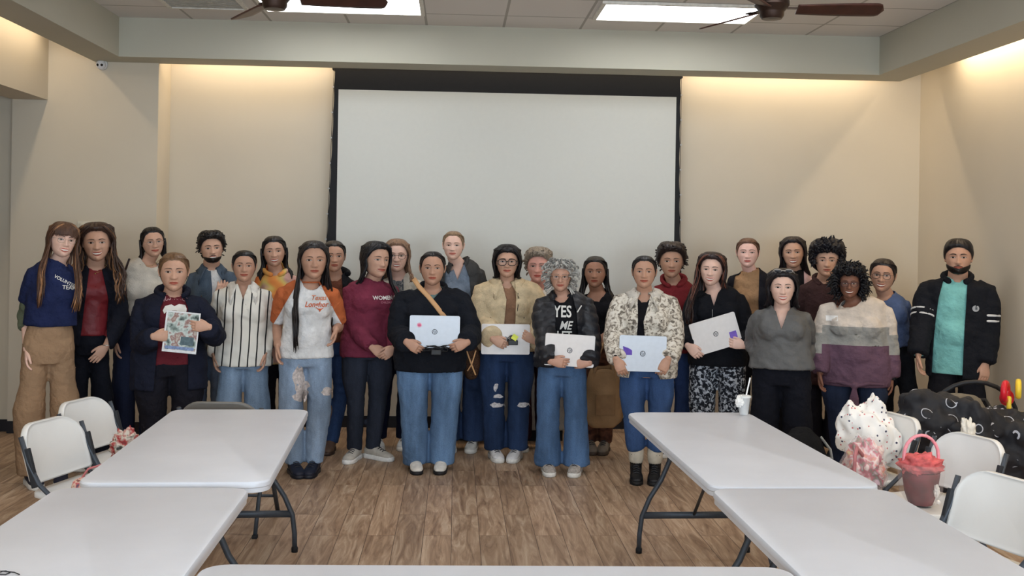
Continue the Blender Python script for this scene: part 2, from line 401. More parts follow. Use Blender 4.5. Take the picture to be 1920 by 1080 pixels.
def table(x, y, w, d, rz, label):
    t = empty('folding_table', (x, y, 0), rz)
    b = MB(); slab(b, w, d, .075, [(.012, .692), (.004, .695), (.004, .712), (.0, .716), (.0, .731), (.004, .7375), (.012, .740)])
    put('tabletop', b, plast, t, 'auto')
    b = MB()
    for s in (-1, 1): b.box((s*(w/2-.075), 0, .680), (.025, d-.30, .024))
    put('side_rail', b, graym, t, False)
    L = max(w, d); ax = d >= w
    for e in (-1, 1):
        for s in (-1, 1):
            off = (min(w, d)/2)
            pts2 = [(off*.86, 0.012), (off*.855, .10), (off*.82, .20), (off*.70, .30), (off*.52, .40), (off*.40, .50), (off*.36, .60), (off*.36, .68)]
            P = [((s*q, e*(d/2-.17), z) if ax else (e*(w/2-.17), s*q, z)) for q, z in pts2]
            b = MB(); b.tube(P, .0135, 12, round_=False); lg = put('leg', b, graym, t)
            b = MB(); q = P[0]; b.lathe([(.017, 0.0), (.018, .022), (.0145, .03)], 12, M=Matrix.Translation((q[0], q[1], 0))); put('foot_cap', b, black, lg)
        q = off*.80
        b = MB(); P = [((k*q, e*(d/2-.17), .205) if ax else (e*(w/2-.17), k*q, .205)) for k in (-1, 1)]
        b.tube(P, (.012, .019), 10, round_=False); put('crossbar', b, graym, t)
        b = MB(); P = [((0, e*(d/2-.17), .205), (0, e*.25*d/2, .675)) if ax else ((e*(w/2-.17), 0, .205), (e*.25*w/2, 0, .675))][0]
        b.tube(P, .009, 8, round_=False); put('brace', b, graym, t)
    tag(t, label, 'table', 'white folding tables set out in a U')
    return t
table(-1.123, 5.07, .735, 1.735, math.radians(2.6), 'white plastic folding table, the far one of the left-hand pair')
table(-1.118, 3.265, .725, 1.72, math.radians(.8), 'white plastic folding table, the near one of the left-hand pair')
table(1.345, 5.055, .70, 1.78, math.radians(1.8), 'white plastic folding table at the right with a plastic cup on its far end')
table(1.375, 3.245, .715, 1.80, math.radians(.6), 'white plastic folding table, the near one of the right-hand pair')
table(.136, 2.80, 1.73, .74, math.radians(-.9), 'white plastic folding table set crosswise along the bottom edge of the picture')

# ------------------------------------------------------------------ folding chairs
chp = mat((222, 221, 218), .35, .03, 5, .04, 300, spec=.45); chd = mat((112, 108, 102), .45, .05)
def chair(mp, gm=graym):
    t = empty('folding_chair')
    # backrest: curved panel with rounded top corners and a rolled rim
    def outline(n=40):
        w, h, r = .225, .28, .125; P = []
        P += [(-w+.012, 0), (w-.012, 0), (w, .012)]
        for k in range(9): a = math.radians(90*k/8); P.append((w-r+r*math.cos(a), h-r+r*math.sin(a)))
        for k in range(9): a = math.radians(90+90*k/8); P.append((-w+r+r*math.cos(a), h-r+r*math.sin(a)))
        P.append((-w, .012)); return P
    O = outline(); n = len(O); rings = []
    for sc, yy in ((.0, .000), (.5, .0), (.86, .0), (.955, .002), (.99, -.004), (1.0, .006), (1.0, .026), (.97, .034), (.9, .030), (.0, .024)):
        rings.append([(x*sc, yy, .16+(z-.16)*sc) for x, z in O])
    V = []
    for rg in rings:
        for x, y, z in rg:
            y2 = y-.035*(1-(x/.225)**2)*-1 + z*.30
            V.append((x, y2+.155, z*.955+.495))
    Fc = [(i*n+j, i*n+(j+1) % n, (i+1)*n+(j+1) % n, (i+1)*n+j) for i in range(len(rings)-1) for j in range(n)]
    b = MB(); b.add(V, Fc); put('backrest', b, mp, t)
    b = MB(); slab(b, .44, .40, .07, [(.012, .425), (.0, .430), (.0, .450), (.006, .457), (.03, .452), (.10, .447)])
    put('seat', b, mp, t)
    for s in (-1, 1):
        x = s*.232
        b = MB(); b.tube([(x, -.25, .012), (x, -.12, .20), (x, .03, .42), (x, .13, .50), (x, .19, .60), (x, .235, .72)], (.014, .010), 10, side=(1, 0, 0), round_=False)
        lg = put('leg', b, gm, t)
        b = MB(); b.box((x, -.252, .01), (.03, .035, .02), bev=.004); put('foot_cap', b, black, lg, False)
        b = MB(); b.tube([(x*.93, .27, .012), (x*.93, .19, .20), (x*.93, .02, .42)], (.012, .010), 10, side=(1, 0, 0), round_=False)
        lg = put('leg', b, gm, t)
        b = MB(); b.box((x*.93, .272, .01), (.03, .035, .02), bev=.004); put('foot_cap', b, black, lg, False)
        b = MB(); b.box((x*1.0, .175, .575), (.022, .032, .19), bev=.004, M=Matrix.Translation((0, .175, .575)) @ Matrix.Rotation(-.29, 4, 'X') @ Matrix.Translation((0, -.175, -.575)))
        put('side_bracket', b, mat((40, 43, 48), .5), t, False)
    b = MB()
    b.tube([(-.225, .22, .12), (.225, .22, .12)], .009, 8, round_=False); b.tube([(-.23, -.17, .13), (.23, -.17, .13)], .009, 8, round_=False); put('stretcher', b, gm, t)
    return t
def chair_at(px, py, z, face, label, proto=[None], dark=False):
    p = atZ(px, py, z); f = Vector((*face, 0)).normalized()
    t = chair(chd if dark else chp) if (dark or proto[0] is None) else copy_tree(proto[0])
    if not dark and proto[0] is None: proto[0] = t
    t.location = (p.x+f.x*.17, p.y+f.y*.17, 0); t.rotation_euler = (0, 0, math.atan2(f.x, -f.y))
    return tag(t, label, 'chair', 'white folding chairs around the tables')
chair_at(118, 888, .5, (.96, -.28), 'white folding chair beside the left tables, the nearer of the two there')
chair_at(178, 839, .5, (.96, -.28), 'white folding chair beside the left tables, the farther of the two there')
chair_at(1797, 919, .5, (-.95, -.32), 'white folding chair at the right with a pink basket standing on its seat')
chair_at(1853, 1018, .5, (-.95, -.32), 'white folding chair in the lower right corner of the picture, nearest on that side')
chair_at(1655, 868, .5, (-.97, -.24), 'white folding chair half hidden behind a dotted white blanket')
t = chair(chd); t.location = (-1.30, 6.32, 0); t.rotation_euler = (0, 0, PI-.05)
tag(t, 'grey folding chair whose rounded back peeks over the far end of the left tables', 'chair', 'white folding chairs around the tables')
t['group'] = 'folding chairs'

# ------------------------------------------------------------------ things on and around the tables
def crumple(b, c, r, amp, sc, seed, nu=48, nv=32, mi=0, squash=1):
    V = []; off = Vector((seed*3.1, seed*1.7, seed*.9))
    for i in range(nv+1):
        th = PI*i/nv
        for j in range(nu):
            ph = 2*PI*j/nu; d = Vector((math.sin(th)*math.cos(ph), math.sin(th)*math.sin(ph), math.cos(th)))
            k = 1+amp*noise.noise(d*sc+off)+amp*.5*noise.noise(d*sc*2.3+off)+amp*.5*abs(noise.noise(d*sc*1.4-off))
            V.append((c[0]+r[0]*d.x*k, c[1]+r[1]*d.y*k, max(c[2]+r[2]*d.z*k, c[2]-r[2]*squash)))
    Fc = [(i*nu+j, (i+1)*nu+j, (i+1)*nu+(j+1) % nu, i*nu+(j+1) % nu) for i in range(nv) for j in range(nu)]
    b.add(V, Fc, mi)
def dots(nt, p, base=(236, 232, 226), spots=((70, 70, 90), (200, 110, 110)), sc=28, th=.17):
    N = nt.nodes; L = nt.links; tc = N.new('ShaderNodeTexCoord')
    prev = None
    for i, c in enumerate(spots):
        v = N.new('ShaderNodeTexVoronoi'); v.inputs['Scale'].default_value = sc*(1+.23*i); mp = N.new('ShaderNodeMapping'); mp.inputs['Location'].default_value = (i*3.3, i, 0)
        L.new(tc.outputs['Object'], mp.inputs[0]); L.new(mp.outputs[0], v.inputs['Vector'])
        lt = N.new('ShaderNodeMath'); lt.operation = 'LESS_THAN'; lt.inputs[1].default_value = th; L.new(v.outputs['Distance'], lt.inputs[0])
        mx = N.new('ShaderNodeMixRGB'); mx.inputs[1].default_value = (*lin(base), 1); mx.inputs[2].default_value = (*lin(c), 1)
        L.new(lt.outputs[0], mx.inputs[0])
        if prev: L.new(prev.outputs[0], mx.inputs[1])
        prev = mx
    L.new(prev.outputs[0], p.inputs['Base Color']); p.inputs['Roughness'].default_value = .8
dotm = node_mat(dots)
def multicol(nt, p, cols, sc=9, rough=.6):
    N = nt.nodes; L = nt.links; tc = N.new('ShaderNodeTexCoord'); n = N.new('ShaderNodeTexNoise'); n.inputs['Scale'].default_value = sc; n.inputs['Detail'].default_value = 2
    L.new(tc.outputs['Object'], n.inputs['Vector']); r = N.new('ShaderNodeValToRGB'); r.color_ramp.interpolation = 'LINEAR'; k = len(cols)
    r.color_ramp.elements[0].position = .32; r.color_ramp.elements[0].color = (*lin(cols[0]), 1); r.color_ramp.elements[1].position = .68; r.color_ramp.elements[1].color = (*lin(cols[-1]), 1)
    for i in range(1, k-1): e = r.color_ramp.elements.new(.32+.36*i/(k-1)); e.color = (*lin(cols[i]), 1)
    L.new(n.outputs['Fac'], r.inputs[0]); L.new(r.outputs[0], p.inputs['Base Color']); p.inputs['Roughness'].default_value = rough
# dotted blanket heaped on the chair seat
b = MB()
c = atY(1640, 855, 5.62)
crumple(b, (0, 0, .16), (.14, .13, .18), .3, 1.6, 4); crumple(b, (.035, 0, .25), (.07, .09, .13), .35, 1.8, 9); crumple(b, (-.08, .0, .22), (.085, .09, .12), .3, 1.8, 2)
crumple(b, (.07, .0, .13), (.11, .10, .14), .3, 1.6, 5)
me = remesh(b, .008, 4)
warp(me, lambda c, n: c+n*(-.014*(.5-abs(noise.noise(Vector((c.x*14, c.y*14, c.z*6+3)))))))
zb_ = min(v.co.z for v in me.vertices)
for v in me.vertices: v.co.z -= zb_
o = put('baby_blanket', me, dotm, M=Matrix.Translation((2.27, 5.74, .46)))
tag(o, 'crumpled white baby blanket with tiny coloured dots, heaped on a chair beside the right table', 'blanket')
# see-through bag of colourful clothes
t = empty('clothes_bag', (2.07, 5.27, .458))
b = MB(); crumple(b, (0, 0, .11), (.085, .10, .13), .4, 2.8, 11, squash=.84)
put('clothes', b, node_mat(lambda nt, p: multicol(nt, p, [(226, 196, 130), (232, 120, 110), (240, 225, 215), (205, 60, 90), (120, 110, 80), (236, 190, 200)], 14)), t)
b = MB(); crumple(b, (0, 0, .115), (.097, .11, .142), .35, 2.8, 11, squash=.81)
put('clear_film', b, mat((245, 240, 240), .12, .02, alpha=.22, spec=.6), t)
b = MB(); b.tube([(-.04, -.08, .20), (-.10, -.16, .25), (-.12, -.19, .22), (-.125, -.195, .10), (-.11, -.18, .02)], (.008, .014), 8); put('strap', b, mat((176, 110, 112), .6), t)
tag(t, 'clear bag stuffed with pink, yellow and white baby clothes beside the right table', 'bag')
# pink basket
cx_ = atY(1746, 905, 5.0)
t = empty('gift_basket', (2.255, 5.03, .458))
pink = mat((226, 128, 132), .6, .25, 25)
b = MB(); b.lathe([(.055, 0.0), (.075, .06), (.088, .15), (.082, .16), (.07, .05), (.02, .012)], 24, cap=False); put('basket_body', b, mat((104, 34, 38), .55, .5, 14), t)
b = MB(); crumple(b, (0, 0, .185), (.095, .085, .055), .3, 3, 6); put('tissue', b, mat((204, 96, 96), .6, .4, 30), t)
b = MB(); b.tube([(-.085, 0, .17)]+[(-.085*math.cos(PI*k/10), 0, .23+.10*math.sin(PI*k/10)) for k in range(0, 11)]+[(.085, 0, .17)], (.0075, .011), 10); put('handle', b, mat((236, 150, 160), .5), t)
b = MB(); b.lathe([(.0, 0.001), (.062, .002), (.10, .06), (.108, .16), (.112, .2)], 24, cap=False); put('clear_film', b, mat((250, 235, 235), .1, alpha=.15, spec=.7), t)
b = MB(); crumple(b, (.04, -.085, .08), (.012, .012, .03), .3, 3, 1); b.ball((.045, -.09, .03), .011); put('tag', b, mat((240, 235, 230), .5), t)
tag(t, 'pink and dark red gift basket with a hoop handle, standing on a chair seat', 'basket')
# backpack behind the right table
t = empty('backpack', (2.34, 7.02, 0), .2)
b = MB(); b.tube([(0, 0, .03), (0, 0, .12), (0, 0, .28), (0, .02, .38), (0, .03, .43)], [(.15, .085), (.17, .10), (.16, .095), (.13, .08), (.08, .05)], 24, side=(1, 0, 0), power=.75); put('body', b, fabric((26, 27, 30)), t)
b = MB(); b.tube([(0, -.10, .05), (0, -.115, .12), (0, -.10, .22)], [(.11, .02), (.13, .03), (.11, .02)], 20, side=(1, 0, 0), power=.7); put('front_pocket', b, fabric((36, 37, 40)), t)
b = MB()
for s in (-1, 1): b.tube([(s*.12, -.02, .40), (s*.15, -.09, .33), (s*.16, -.12, .2), (s*.15, -.10, .09)], (.006, .012), 8)
b.tube([(-.12, -.135, .215), (0, -.142, .225), (.12, -.135, .215)], .004, 6); put('strap', b, mat((150, 152, 150), .5), t)
tag(t, 'black backpack with grey piping standing on the floor behind the right table', 'backpack')
# stroller with a patterned cover and a toy bar
t = empty('stroller', (3.30, 6.62, 0), math.radians(-8))
dk = mat((30, 30, 33), .5)
b = MB()
for s in (-1, 1):
    b.tube([(s*.24, -.42, .12), (s*.24, -.1, .36), (s*.24, .25, .56), (s*.22, .42, .66)], .013, 10, round_=False)
    b.tube([(s*.24, .40, .13), (s*.24, .08, .38), (s*.24, -.15, .5)], .013, 10, round_=False)
b.tube([(-.22, .42, .66), (.22, .42, .66)], .014, 10); put('frame', b, dk, t)
for s in (-1, 1):
    for yy, r in ((-.42, .085), (.40, .11)):
        b = MB(); M = Matrix.Translation((s*.27, yy, r)) @ Matrix.Rotation(PI/2, 4, 'Y')
        b.lathe([(r*.25, -.018), (r*.3, -.02), (r*.8, -.014), (r*.97, -.016), (r, -.006), (r, .006), (r*.97, .016), (r*.8, .014), (r*.3, .02), (r*.25, .018)], 28, M=M); put('wheel', b, mat((44, 44, 46), .6), t, 'auto')
b = MB(); b.tube([(0, -.34, .42), (0, -.16, .36), (0, .08, .40), (0, .24, .56), (0, .30, .68)], [(.14, .05), (.2, .09), (.21, .11), (.2, .09), (.15, .05)], 20, side=(1, 0, 0)); put('seat_shell', b, mat((120, 112, 98), .6), t)
b = MB(); b.tube([(-.26, .02, .52)]+[(-.26*math.cos(PI*k/12), -.02-.02*math.sin(PI*k/12), .62+.22*math.sin(PI*k/12)) for k in range(13)]+[(.26, .02, .52)], .014, 12); put('carry_handle', b, dk, t)
b = MB(); b.lathe([(0.001, .12), (.03, .02), (.034, 0), (.0, 0)], 16, M=Matrix.Translation((-.02, -.33, .66)) @ Matrix.Rotation(2.0, 4, 'Y')); put('reflector_cone', b, mat((150, 152, 150), .4), t)
st_ = tag(t, 'stroller bundled in black fabric with pale swirls, at the right edge', 'stroller')
def swirl(nt, p):
    N = nt.nodes; L = nt.links; tc = N.new('ShaderNodeTexCoord')
    v = N.new('ShaderNodeTexVoronoi'); v.inputs['Scale'].default_value = 10.5; v.feature = 'F1'
    n = N.new('ShaderNodeTexNoise'); n.inputs['Scale'].default_value = 9
    L.new(tc.outputs['Object'], v.inputs['Vector']); L.new(tc.outputs['Object'], n.inputs['Vector'])
    c1 = N.new('ShaderNodeMath'); c1.operation = 'COMPARE'; c1.inputs[1].default_value = .36; c1.inputs[2].default_value = .028; L.new(v.outputs['Distance'], c1.inputs[0])
    c2 = N.new('ShaderNodeMath'); c2.operation = 'GREATER_THAN'; c2.inputs[1].default_value = .47; L.new(n.outputs['Fac'], c2.inputs[0])
    m = N.new('ShaderNodeMath'); m.operation = 'MULTIPLY'; L.new(c1.outputs[0], m.inputs[0]); L.new(c2.outputs[0], m.inputs[1])
    mx = N.new('ShaderNodeMixRGB'); mx.inputs[1].default_value = (*lin((19, 20, 27)), 1); mx.inputs[2].default_value = (*lin((176, 178, 186)), 1)
    L.new(m.outputs[0], mx.inputs[0]); L.new(mx.outputs[0], p.inputs['Base Color']); p.inputs['Roughness'].default_value = .7
b = MB()
crumple(b, (-.30, -.30, .68), (.20, .16, .19), .3, 1.6, 3); crumple(b, (-.10, -.32, .62), (.20, .17, .20), .3, 1.7, 8); crumple(b, (.20, -.22, .58), (.22, .2, .18), .3, 1.8, 14); crumple(b, (-.02, -.28, .45), (.36, .16, .18), .25, 2.0, 1)
me = remesh(b, .012, 4)
warp(me, lambda c, n: c+n*(.022*noise.noise(c*9)+.012*abs(noise.noise(c*21))))
put('patterned_cover', me, node_mat(swirl), st_, M=Matrix.Translation((-.09, -.12, -.05)))
# a bit of white cloth between cover and chair
b = MB(); crumple(b, (0, 0, .06), (.035, .04, .075), .5, 2.6, 21)
o = put('tissue', b, mat((232, 226, 214), .8), M=Matrix.Translation(atY(1815, 815, 6.0)+Vector((0, 0, -.05))))
tag(o, 'crumpled white tissue sticking up behind the back of the chair with the basket', 'tissue')
# toy with coloured rings hanging at the handle
p0 = atY(1897, 745, 6.35)
t = empty('baby_toy', (p0.x, 6.35, p0.z)); t.scale = (1.15, 1.15, 1.15)
cols = [(206, 30, 45), (240, 205, 60), (150, 200, 60), (40, 110, 190)]
def torus(b, c, R_, r_, M=None, n=24, m_=10):
    b.tube([(R_*math.cos(2*PI*k/n), 0, R_*math.sin(2*PI*k/n)) for k in range(n+1)], r_, m_, cap=False, side=(0, 1, 0))
def ring(c, R_, r_, col, rot):
    b = MB(); torus(b, c, R_, r_); put('ring', b, mat(col, .3, .02), t, True, Matrix.Translation(c) @ Matrix.Rotation(rot, 4, 'Z'))
ring((-.035, 0, .03), .045, .017, cols[0], .9); ring((.035, 0, .045), .04, .015, cols[1], 1.1); ring((.095, .01, .035), .038, .014, cols[2], 1.2); ring((.0, .05, -.01), .03, .014, cols[0], .2)
b = MB(); b.tube([(-.02, -.01, .0), (-.02, -.01, -.09)], .012, 12); b.tube([(.10, -.01, .0), (.10, -.01, -.08)], .012, 12); put('post', b, mat(cols[1], .3), t)
b = MB(); b.lathe([(.0, -.02), (.10, -.02), (.12, 0), (.11, .016), (.0, .02)], 28, M=Matrix.Translation((.06, 0, -.115)) @ Matrix.Scale(.7, 4, (0, 1, 0))); put('tray', b, mat(cols[3], .35), t)
b = MB(); b.lathe([(.0, -.01), (.13, -.01), (.13, .004), (.0, .004)], 28, M=Matrix.Translation((.05, 0, -.092)) @ Matrix.Scale(.7, 4, (0, 1, 0))); put('tray_rim', b, mat((236, 214, 150), .35), t)
tag(t, 'bright red, yellow and green plastic ring toy on a blue tray at the right edge', 'toy')
# cup with straw
cc = Vector((1.615, 5.86, .741))
t = empty('plastic_cup', cc)
clear = mat((235, 236, 236), .12, .02, alpha=.45, spec=.7)
b = MB(); b.lathe([(.0, 0), (.024, 0), (.025, .004), (.030, .055), (.036, .10), (.038, .104), (.034, .10), (.028, .055), (.022, .006)], 24, cap=False); put('cup', b, clear, t)
b = MB(); b.lathe([(.0395, .098), (.040, .106), (.030, .11), (.012, .112), (.0, .112)], 24, cap=False); put('lid', b, mat((236, 236, 232), .2, alpha=.75), t)
b = MB(); b.tube([(-.008, 0, .01), (.014, 0, .12), (.032, 0, .205)], .0042, 10); put('straw', b, mat((245, 245, 242), .4), t)
b = MB(); crumple(b, (-.03, -.02, .075), (.022, .02, .03), .4, 3, 2); put('napkin', b, mat((238, 236, 232), .8), t)
tag(t, 'clear plastic cup with lid and white straw on the far corner of the right table', 'cup')
# small things tucked on the chair seats at the left
t = empty('handbag', (-1.64, 5.04, .458), .4); t.scale = (.72, .72, .72)
b = MB(); b.tube([(-.13, 0, .08), (-.06, 0, .085), (.06, 0, .085), (.13, 0, .08)], [(.04, .07), (.06, .085), (.06, .085), (.04, .07)], 16, side=(0, 1, 0)); put('body', b, node_mat(lambda nt, p: multicol(nt, p, [(120, 60, 60), (220, 190, 170), (190, 90, 95), (60, 50, 80), (225, 205, 180)], 26)), t)
b = MB(); b.tube([(-.10, 0, .15), (-.06, 0, .21), (.02, 0, .23), (.09, 0, .2), (.11, 0, .15)], .007, 8); put('handle', b, mat((190, 110, 112), .5), t)
tag(t, 'small patterned pink and beige handbag squeezed between the left chair and table', 'handbag')
b = MB(); crumple(b, (0, 0, .07), (.07, .06, .09), .4, 3, 5)
me = b.mesh(); zm = min(v.co.z for v in me.vertices)
for v in me.vertices: v.co.z -= zm
o = put('scarf', me, node_mat(lambda nt, p: multicol(nt, p, [(60, 30, 35), (170, 50, 50), (215, 205, 190), (50, 50, 45)], 20)), M=Matrix.Translation((-1.75, 5.82, .458)))
tag(o, 'small bundled red and white scarf on the seat of the farther left chair', 'scarf')
b = MB(); P = [(-.10, .0, .004), (-.05, .03, .004), (0, .035, .005), (.03, .01, .004), (.02, -.02, .004), (-.02, -.015, .004), (-.01, .02, .009), (.05, .015, .004), (.09, -.02, .004)]
b.tube(P, .0028, 8); q = atZ(6, 1076, .741)
o = put('cable', b, black, M=Matrix.Translation((q.x, q.y, .7405)) @ Matrix.Scale(.55, 4)); tag(o, 'short black cable in the bottom left corner, lying on the near left table', 'cable')
# wall plate and access panel on the pilaster
q = atY(205, 768, 9.12); t = empty('wall_plate', (q.x, 9.118, q.z))
b = MB(); b.lathe([(.055, 0), (.055, .012), (.046, .02), (.0, .022)], 28, M=Matrix.Rotation(PI/2, 4, 'X'), cap=False); put('cover', b, mat((150, 148, 140), .3, metal=.6), t)
b = MB(); b.lathe([(.066, 0), (.066, .006), (.05, .008)], 28, M=Matrix.Rotation(PI/2, 4, 'X'), cap=False); put('rim', b, mat((90, 90, 86), .4), t)
tag(t, 'round metal wall plate low on the pilaster, beside the knee of dark jeans', 'wall plate')
q = atY(172, 415, 9.12); q2 = atY(146, 415, 9.12); w_ = (q.x-q2.x)*2
t = empty('wall_panel', (q.x, 9.12, q.z-.2)); b = MB(); b.box((0, -.008, 0), (w_, .016, .40), bev=.004); put('panel', b, mat((214, 208, 192), .6), t, False)
b = MB(); b.box((0, -.018, 0), (w_-.03, .008, .36), bev=.003); put('door', b, mat((204, 197, 178), .6), t, False)
tag(t, 'pale rectangular access panel on the wall behind the two women at far left', 'wall panel')
# ------------------------------------------------------------------ people: head
_t = np.array([  # z, half width, front, back, centre y
 (.114, .000, .000, .000, .012), (.1125, .018, .022, .024, .012), (.107, .034, .042, .044, .011), (.096, .050, .063, .066, .010), (.078, .063, .080, .084, .008),
 (.055, .0715, .091, .095, .005), (.028, .0755, .0945, .100, .002), (.0, .0745, .092, .099, .0), (-.025, .0715, .090, .090, -.001), (-.048, .067, .088, .074, -.003),
 (-.068, .0605, .085, .055, -.006), (-.085, .051, .080, .038, -.010), (-.098, .039, .072, .026, -.016), (-.107, .026, .058, .016, -.024), (-.112, .013, .036, .008, -.035), (-.1145, .0, .0, .0, -.045)])
_zz = np.linspace(0, len(_t)-1, 80)
def _cr(col):
    k = len(_t); out = []
    for q in _zz:
        i = min(int(q), k-2); f = q-i; p = [_t[max(0, min(k-1, i+j)), col] for j in (-1, 0, 1, 2)]
        out.append(.5*((2*p[1])+(-p[0]+p[2])*f+(2*p[0]-5*p[1]+4*p[2]-p[3])*f*f+(-p[0]+3*p[1]-3*p[2]+p[3])*f**3))
    return np.array(out)
HZ, HW, HF, HB, HC = [_cr(i) for i in range(5)]
HW = np.maximum(HW, 0); HF = np.maximum(HF, 0); HB = np.maximum(HB, 0)
def head_pt(i_z, ph, off=0.0):
    """point on the skull for a row (float index) and an azimuth (0 = face)"""
    w, f, b_, c, z = [float(np.interp(i_z, range(len(HZ)), a)) for a in (HW, HF, HB, HC, HZ)]
    s, k = math.sin(ph), math.cos(ph)
    x = (w+off)*s; y = c-(f+off)*k if k > 0 else c-(b_+off)*k
    return Vector((x, y, z+off*(1 if z > .05 else z/.05 if z > 0 else 0)))
def z_row(z): return float(np.interp(-z, -HZ, range(len(HZ))))
def head_template(smile=.5, man=0, old=0):
    nph = 96; V = []
    phs = []
    for j in range(nph):
        u = j/nph*2-1; phs.append(PI*(u*.55+.45*u**3))      # denser towards the face
    for i in range(80):
        for ph in phs:
            p = head_pt(i, ph); x, y, z = p
            if math.cos(ph) > -.1 and 0 < i < 79:
                g = lambda X, Z, sx, sz: math.exp(-((x-X)/sx)**2-((z-Z)/sz)**2)
                fr = max(0, math.cos(ph)); ax = abs(x); gs = lambda X, Z, sx, sz: math.exp(-((ax-X)/sx)**2-((z-Z)/sz)**2)
                d = 0
                t = (.016-z)/.048                            # nose
                if -.2 < t < 1.35:
                    pr = max(0, t)**1.25 if t < 1 else max(0, 1-((t-1)/.30)**2)
                    w = .0075+.006*min(1, max(0, t)); d += .0235*pr*math.exp(-(x/w)**2)
                d += .006*gs(.0125, -.0315, .0065, .0065)
                d += .0045*gs(.030, .024, .022, .008)-.0085*gs(.031, .004, .0165, .0115)+.0035*gs(.031, .0015, .012, .007)
                d -= .004*gs(.013, .008, .006, .009)
                d += (.0045+.004*smile)*gs(.043, -.024-.002*smile, .018, .016)-.003*gs(.056, -.055, .014, .02)
                d += .006*g(0, -.058, .026, .017)+.0032*g(0, -.0545, .017, .0035)+.0042*g(0, -.0665, .015, .0045)-.0035*g(0, -.0605, .020, .0022)
                d -= .0045*g(0, -.0765, .018, .0045); d += .0075*g(0, -.094, .018+.005*man, .013)
                d -= (.002+.003*smile+.003*old)*math.exp(-((ax-(.024+.012*max(0, min(1, (-.035-z)/.03))))/.004)**2)*(1 if -.07 < z < -.03 else 0)
                y -= d*fr
            if not man and z < -.02: x *= 1-.07*min(1, (-.02-z)/.07)
            V.append((x, y, z))
    Fc = [(i*nph+j, i*nph+(j+1) % nph, (i+1)*nph+(j+1) % nph, (i+1)*nph+j) for i in range(79) for j in range(nph)]
    return V, Fc
_heads = {}
def get_head(smile, man, old):
    k = (round(smile*2)/2, man, old)
    if k not in _heads:
        V, Fc = head_template(*k); _heads[k] = (V, Fc, BVHTree.FromPolygons(V, [f for f in Fc]))
    return _heads[k]
def face_hit(bvh, x, z, off=.0012):
    h = bvh.ray_cast(Vector((x, -.3, z)), Vector((0, 1, 0)))
    if h[0] is None: return Vector((x, -.08, z))
    return h[0]+Vector((0, -off, 0))
def patch(bvh, lo, hi, x0, x1, n=12, m=4, off=.0012, mi=0, b=None):
    b = b or MB()
    b.grid(lambda u, v: face_hit(bvh, x0+(x1-x0)*u, lo(u)+(hi(u)-lo(u))*v, off), n, m, mi); return b
def eye_mesh(bvh, s, op=1.0, cz=.002):
    hw = .0165; h = .0062*op; b = MB(); cx = s*.0312
    up = lambda u: cz+h*1.15*math.sin(PI*u)**.75+.0008*(u-.5)*s; dn = lambda u: cz-h*.75*math.sin(PI*u)**.8+.0008*(u-.5)*s
    patch(bvh, dn, up, cx-hw, cx+hw, 12, 4, .0012, 0, b)
    r = .0066                                            # iris clipped by the lids
    def iz(sign): return lambda u: (min if sign > 0 else max)((up if sign > 0 else dn)(.5+(u-.5)*2*r/(2*hw)), cz+.0004+sign*math.sqrt(max(0, r*r-((u-.5)*2*r)**2)))
    patch(bvh, iz(-1), iz(1), cx-r, cx+r, 9, 3, .0019, 1, b)
    patch(bvh, lambda u: up(u)-.0006, lambda u: up(u)+.0017, cx-hw*1.05, cx+hw*1.05, 12, 3, .0022, 2, b)
    patch(bvh, lambda u: dn(u)-.0005, lambda u: dn(u)+.0003, cx-hw*.9, cx+hw*.9, 10, 2, .0018, 2, b)
    return b
def brow_mesh(bvh, s, th=.0052, arch=.006):
    a, c = .012, .052
    mid = lambda u: .0205+arch*math.sin(PI*min(1, u*.85+.05))-.003*u*u
    fx = (lambda u: u) if s > 0 else (lambda u: 1-u)
    return patch(bvh, lambda u: mid(fx(u))-th*.5*(1-.75*fx(u)**2), lambda u: mid(fx(u))+th*.5*(1-.75*fx(u)**2), s*a if s > 0 else -c, c if s > 0 else -a, 12, 3, .0016)
def mouth(bvh, smile, teeth, full=1.0):
    hw = .0260+.0055*smile; cz = -.0605
    ln = lambda u: cz+.0055*smile*(2*abs(u-.5))**2-.0008
    gap = (.0095 if teeth else 0)
    G = lambda u: gap*max(0, 1-(2*abs(u-.5))**2.2)
    L_ = MB()
    patch(bvh, lambda u: ln(u)+.0002, lambda u: ln(u)+(.0062*full*(1-(2*abs(u-.5))**2.4)-.0012*math.exp(-((u-.5)/.07)**2))+.0006, -hw, hw, 17, 3, .0014, 0, L_)
    patch(bvh, lambda u: ln(u)-G(u)-.0072*full*(1-(2*abs(u-.5))**2.2)-.0002, lambda u: ln(u)-G(u)-.0003, -hw, hw, 17, 3, .0014, 0, L_)
    T = None
    if teeth: T = patch(bvh, lambda u: ln(u)-G(u), lambda u: ln(u)+.0003, -hw*.96, hw*.96, 15, 3, .0006)
    else: patch(bvh, lambda u: ln(u)-.0008, lambda u: ln(u)+.0005, -hw*.97, hw*.97, 15, 2, .0020, 1, L_)
    return L_, T

